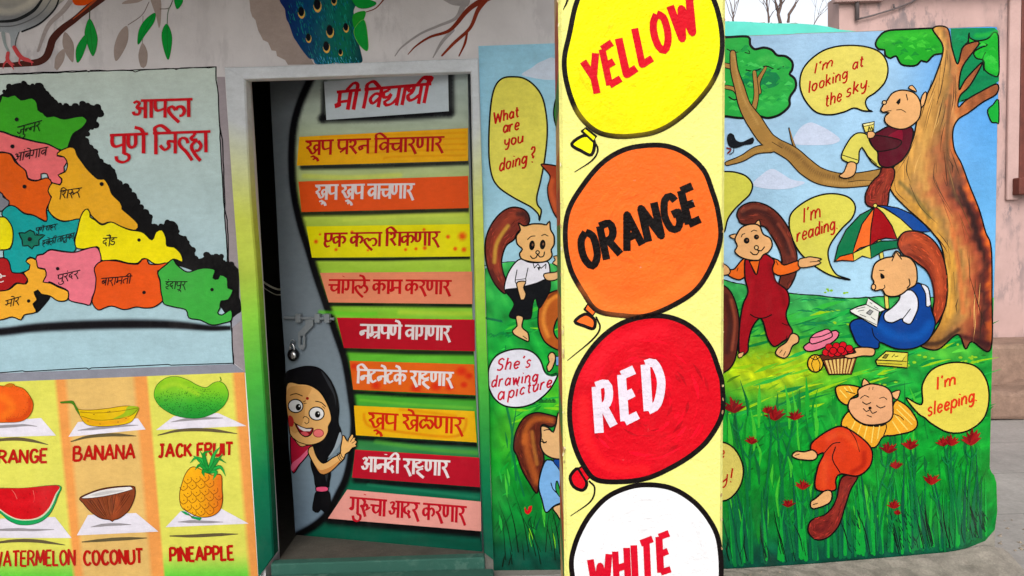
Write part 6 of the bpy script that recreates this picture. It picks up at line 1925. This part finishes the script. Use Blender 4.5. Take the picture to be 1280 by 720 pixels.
# bare shrubs beyond
BW = Plane((0, 9.0, 0), (0, -1, 0), lambda y: 1)
def bare(px, branches, label):
    base = BW.pt(px, 300)
    base.z = 0
    t = thing('bare_tree', tuple(base), label, 'tree', 'bare trees beyond the yard wall')
    m = MB()
    def grow(p, d, L, r, dep):
        q = [p]
        for i in range(4):
            d = (d + Vector((random.uniform(-.16, .16), random.uniform(-.16, .16), random.uniform(-.02, .1)))).normalized()
            q.append(q[-1] + d * L / 4)
        m.tube(q, r, 5, [r * (1 - .14 * i) for i in range(5)])
        if dep:
            for k in range(random.choice([2, 3])):
                a = random.choice(q[2:])
                grow(a, (d + Vector((random.uniform(-.7, .7), random.uniform(-.7, .7), random.uniform(-.1, .4)))).normalized(), L * random.uniform(.5, .75), r * .55, dep - 1)
    for (x0, y0, x1, y1, r) in branches:
        a, b = BW.pt(x0, y0), BW.pt(x1, y1)
        m.tube([base + (a - base) * t_ for t_ in (0, .5, 1)], r, 6, [r * 1.5, r * 1.2, r])
        dd = (b - a)
        mid = [a + dd * t_ + Vector((random.uniform(-.02, .02), 0, random.uniform(-.01, .02))) for t_ in (0, .25, .5, .75, 1)]
        m.tube(mid, r, 5, [r, r * .9, r * .8, r * .7, r * .6])
        for k in range(6):
            p = random.choice(mid[1:])
            grow(p, (dd.normalized() + Vector((random.uniform(-.8, .8), random.uniform(-.5, .5), random.uniform(0, .3)))).normalized(), random.uniform(.15, .4), r * .4, 1)
    m.build('trunk', M['bark'], t)
bare(972, [(974, 29, 977, -14, .022), (975, 30, 967, -12, .012), (984, 30, 1000, -14, .02), (960, 29, 955, -12, .012), (962, 30, 970, 4, .008)], 'bare forked tree in winter beyond the teal wall')
bare(916, [(916, 28, 917.5, 14, .012)], 'single thin bare stump twig at the left above the teal wall')
bare(1022, [(1016, 34, 1027, 14, .006)], 'tiny dry twig near the pink house corner')

# pink weathered house at the right, with brown window
pk = Plane((0, 6.2, 0), (0, -1, 0), lambda y: 1)
ph = thing('pink_house', tuple(Vector((4.2, 6.2, 0))), 'weathered pink limewashed house behind the mural wall at the right', 'house')
x0 = pk.pt(1049, 20).x
wl_, wr_ = pk.pt(1272.5, 120).x, pk.pt(1272.5, 120).x + 1.0
wb, wt = pk.pt(1275, 241).z, pk.pt(1275, 241).z + 1.75
PXR, PZT = 7.6, 3.4
m = MB()
for a in ((x0, wl_, 0, PZT), (wr_, PXR, 0, PZT), (wl_, wr_, 0, wb), (wl_, wr_, wt, PZT)):
    m.box(a[0], a[1], 6.2, 6.42, a[2], a[3])
xb = x0 * 9 / 6.2 + .1
def plan(mb, pts, za, zb):
    mb.prism([Vector((x, y, za)) for x, y in pts], [Vector((x, y, zb)) for x, y in pts])
plan(m, [(x0 + .003, 6.423), (xb, 9), (xb + .22, 9), (x0 + .25, 6.423)], 0, PZT)
m.box(PXR - .22, PXR, 6.423, 8.77, 0, PZT); m.box(xb + .23, PXR, 8.78, 9.0, 0, PZT)
m.build('wall', M['pink_wall'], ph)
ze = pk.pt(1080, 1).z
rs = MB()
plan(rs, [(x0 - .1, 6.05), (xb - .05, 9.1), (PXR + .1, 9.1), (PXR + .1, 6.05)], PZT + .003, PZT + .12)
rs.build('roof_slab', M['roof_concrete'], ph)
MB().box(x0 - .06, pk.pt(1100, 2).x, 6.14, 6.198, ze - .02, ze + .03).build('ledge', M['pink_band'], ph, bevel=.005)
a = pk.pt(1071.5, 2)
pp = MB().tube([pk.pt(1071.5, -40, .03), pk.pt(1071.5, 25, .03)], .017, 8)
pp.tube([pk.pt(x, y, .03) for x, y in P("1071.5,24 1090,19.5 1118,11 1140,2.5 1160,-12")], .007, 6)
pp.tube([pk.pt(1118, 11, .03), pk.pt(1117, 5, .03)], .008, 6)
pp.build('drain_pipe', M['pipe'], ph, smooth=True)
fr_ = MB()
for a in ((wl_, wl_ + .09, wb, wt), (wr_ - .09, wr_, wb, wt), (wl_ + .09, wr_ - .09, wb, wb + .1), (wl_ + .09, wr_ - .09, wt - .09, wt), (wl_ + .46, wl_ + .52, wb + .1, wt - .09)):
    fr_.box(a[0], a[1], 6.17, 6.3, a[2], a[3])
wf = fr_.build('window', M['brown_wood'], ph, bevel=.008)
MB().box(wl_ + .092, wr_ - .092, 6.24, 6.26, wb + .102, wt - .092).build('pane', M['pane'], wf)
MB().box(wl_ - .1, wl_ - .004, 6.165, 6.197, wb - .06, wt + .1).build('window_surround', M['pink_band'], ph, bevel=.01)
MB().box(wl_ - .06, wl_ + .1, 6.08, 6.166, wb - .02, wb + .12).build('window_sill_end', M['brown_wood'], ph, bevel=.01)
# rough stone step at its foot
sp = Plane((0, 5.6, 0), (0, -1, 0), lambda y: 1)
st_ = thing('stone_step', tuple(Vector((sp.pt(1290, 520).x, 5.8, 0))), 'rough brown sandstone block step at the foot of the pink house', 'step')
def rock(name, pts, y0, y1):
    f = [sp.pt(x, y) for x, y in pts]
    f = [Vector((p.x, y0, max(0, p.z))) for p in f]
    o = MB().prism(f, [Vector((p.x, y1, p.z)) for p in f]).build(name, M['sandstone'], st_, bevel=.03)
    return o
rock('stone_block', [(1226, 521), (1268, 537), (1420, 552), (1420, 470), (1290, 478), (1262, 488), (1226, 484)], 5.5, 6.1)
rock('stone_block', [(1222, 487), (1262, 491), (1420, 476), (1420, 432), (1222, 436)], 5.75, 6.19)

# grit and dust swept against the foot of the yard wall
gm = MB()
for k in range(420):
    x = random.uniform(.9, 3.0)
    y = WY - abs(random.gauss(0, .12)) - .01 if x < 2.05 else WY + random.uniform(-.3, .5)
    r = random.choice([.003, .004, .005, .009]) * random.uniform(.7, 1.4)
    k0 = len(gm.V)
    gm.V += [Vector((x + r * math.cos(a) * random.uniform(.7, 1.2), y + r * math.sin(a) * random.uniform(.7, 1.2), .0008)) for a in (0, 1.26, 2.5, 3.8, 5)] + [Vector((x, y, r * .8))]
    gm.F += [[k0 + i, k0 + (i + 1) % 5, k0 + 5] for i in range(5)]
M['grit'] = plain_mat('dusty_grit', (132, 120, 106), .95, 0, .4, 60)
go = gm.build('grit', M['grit'])
go['kind'] = 'stuff'
go['label'] = 'scattered grit and dust along the foot of the mural wall'
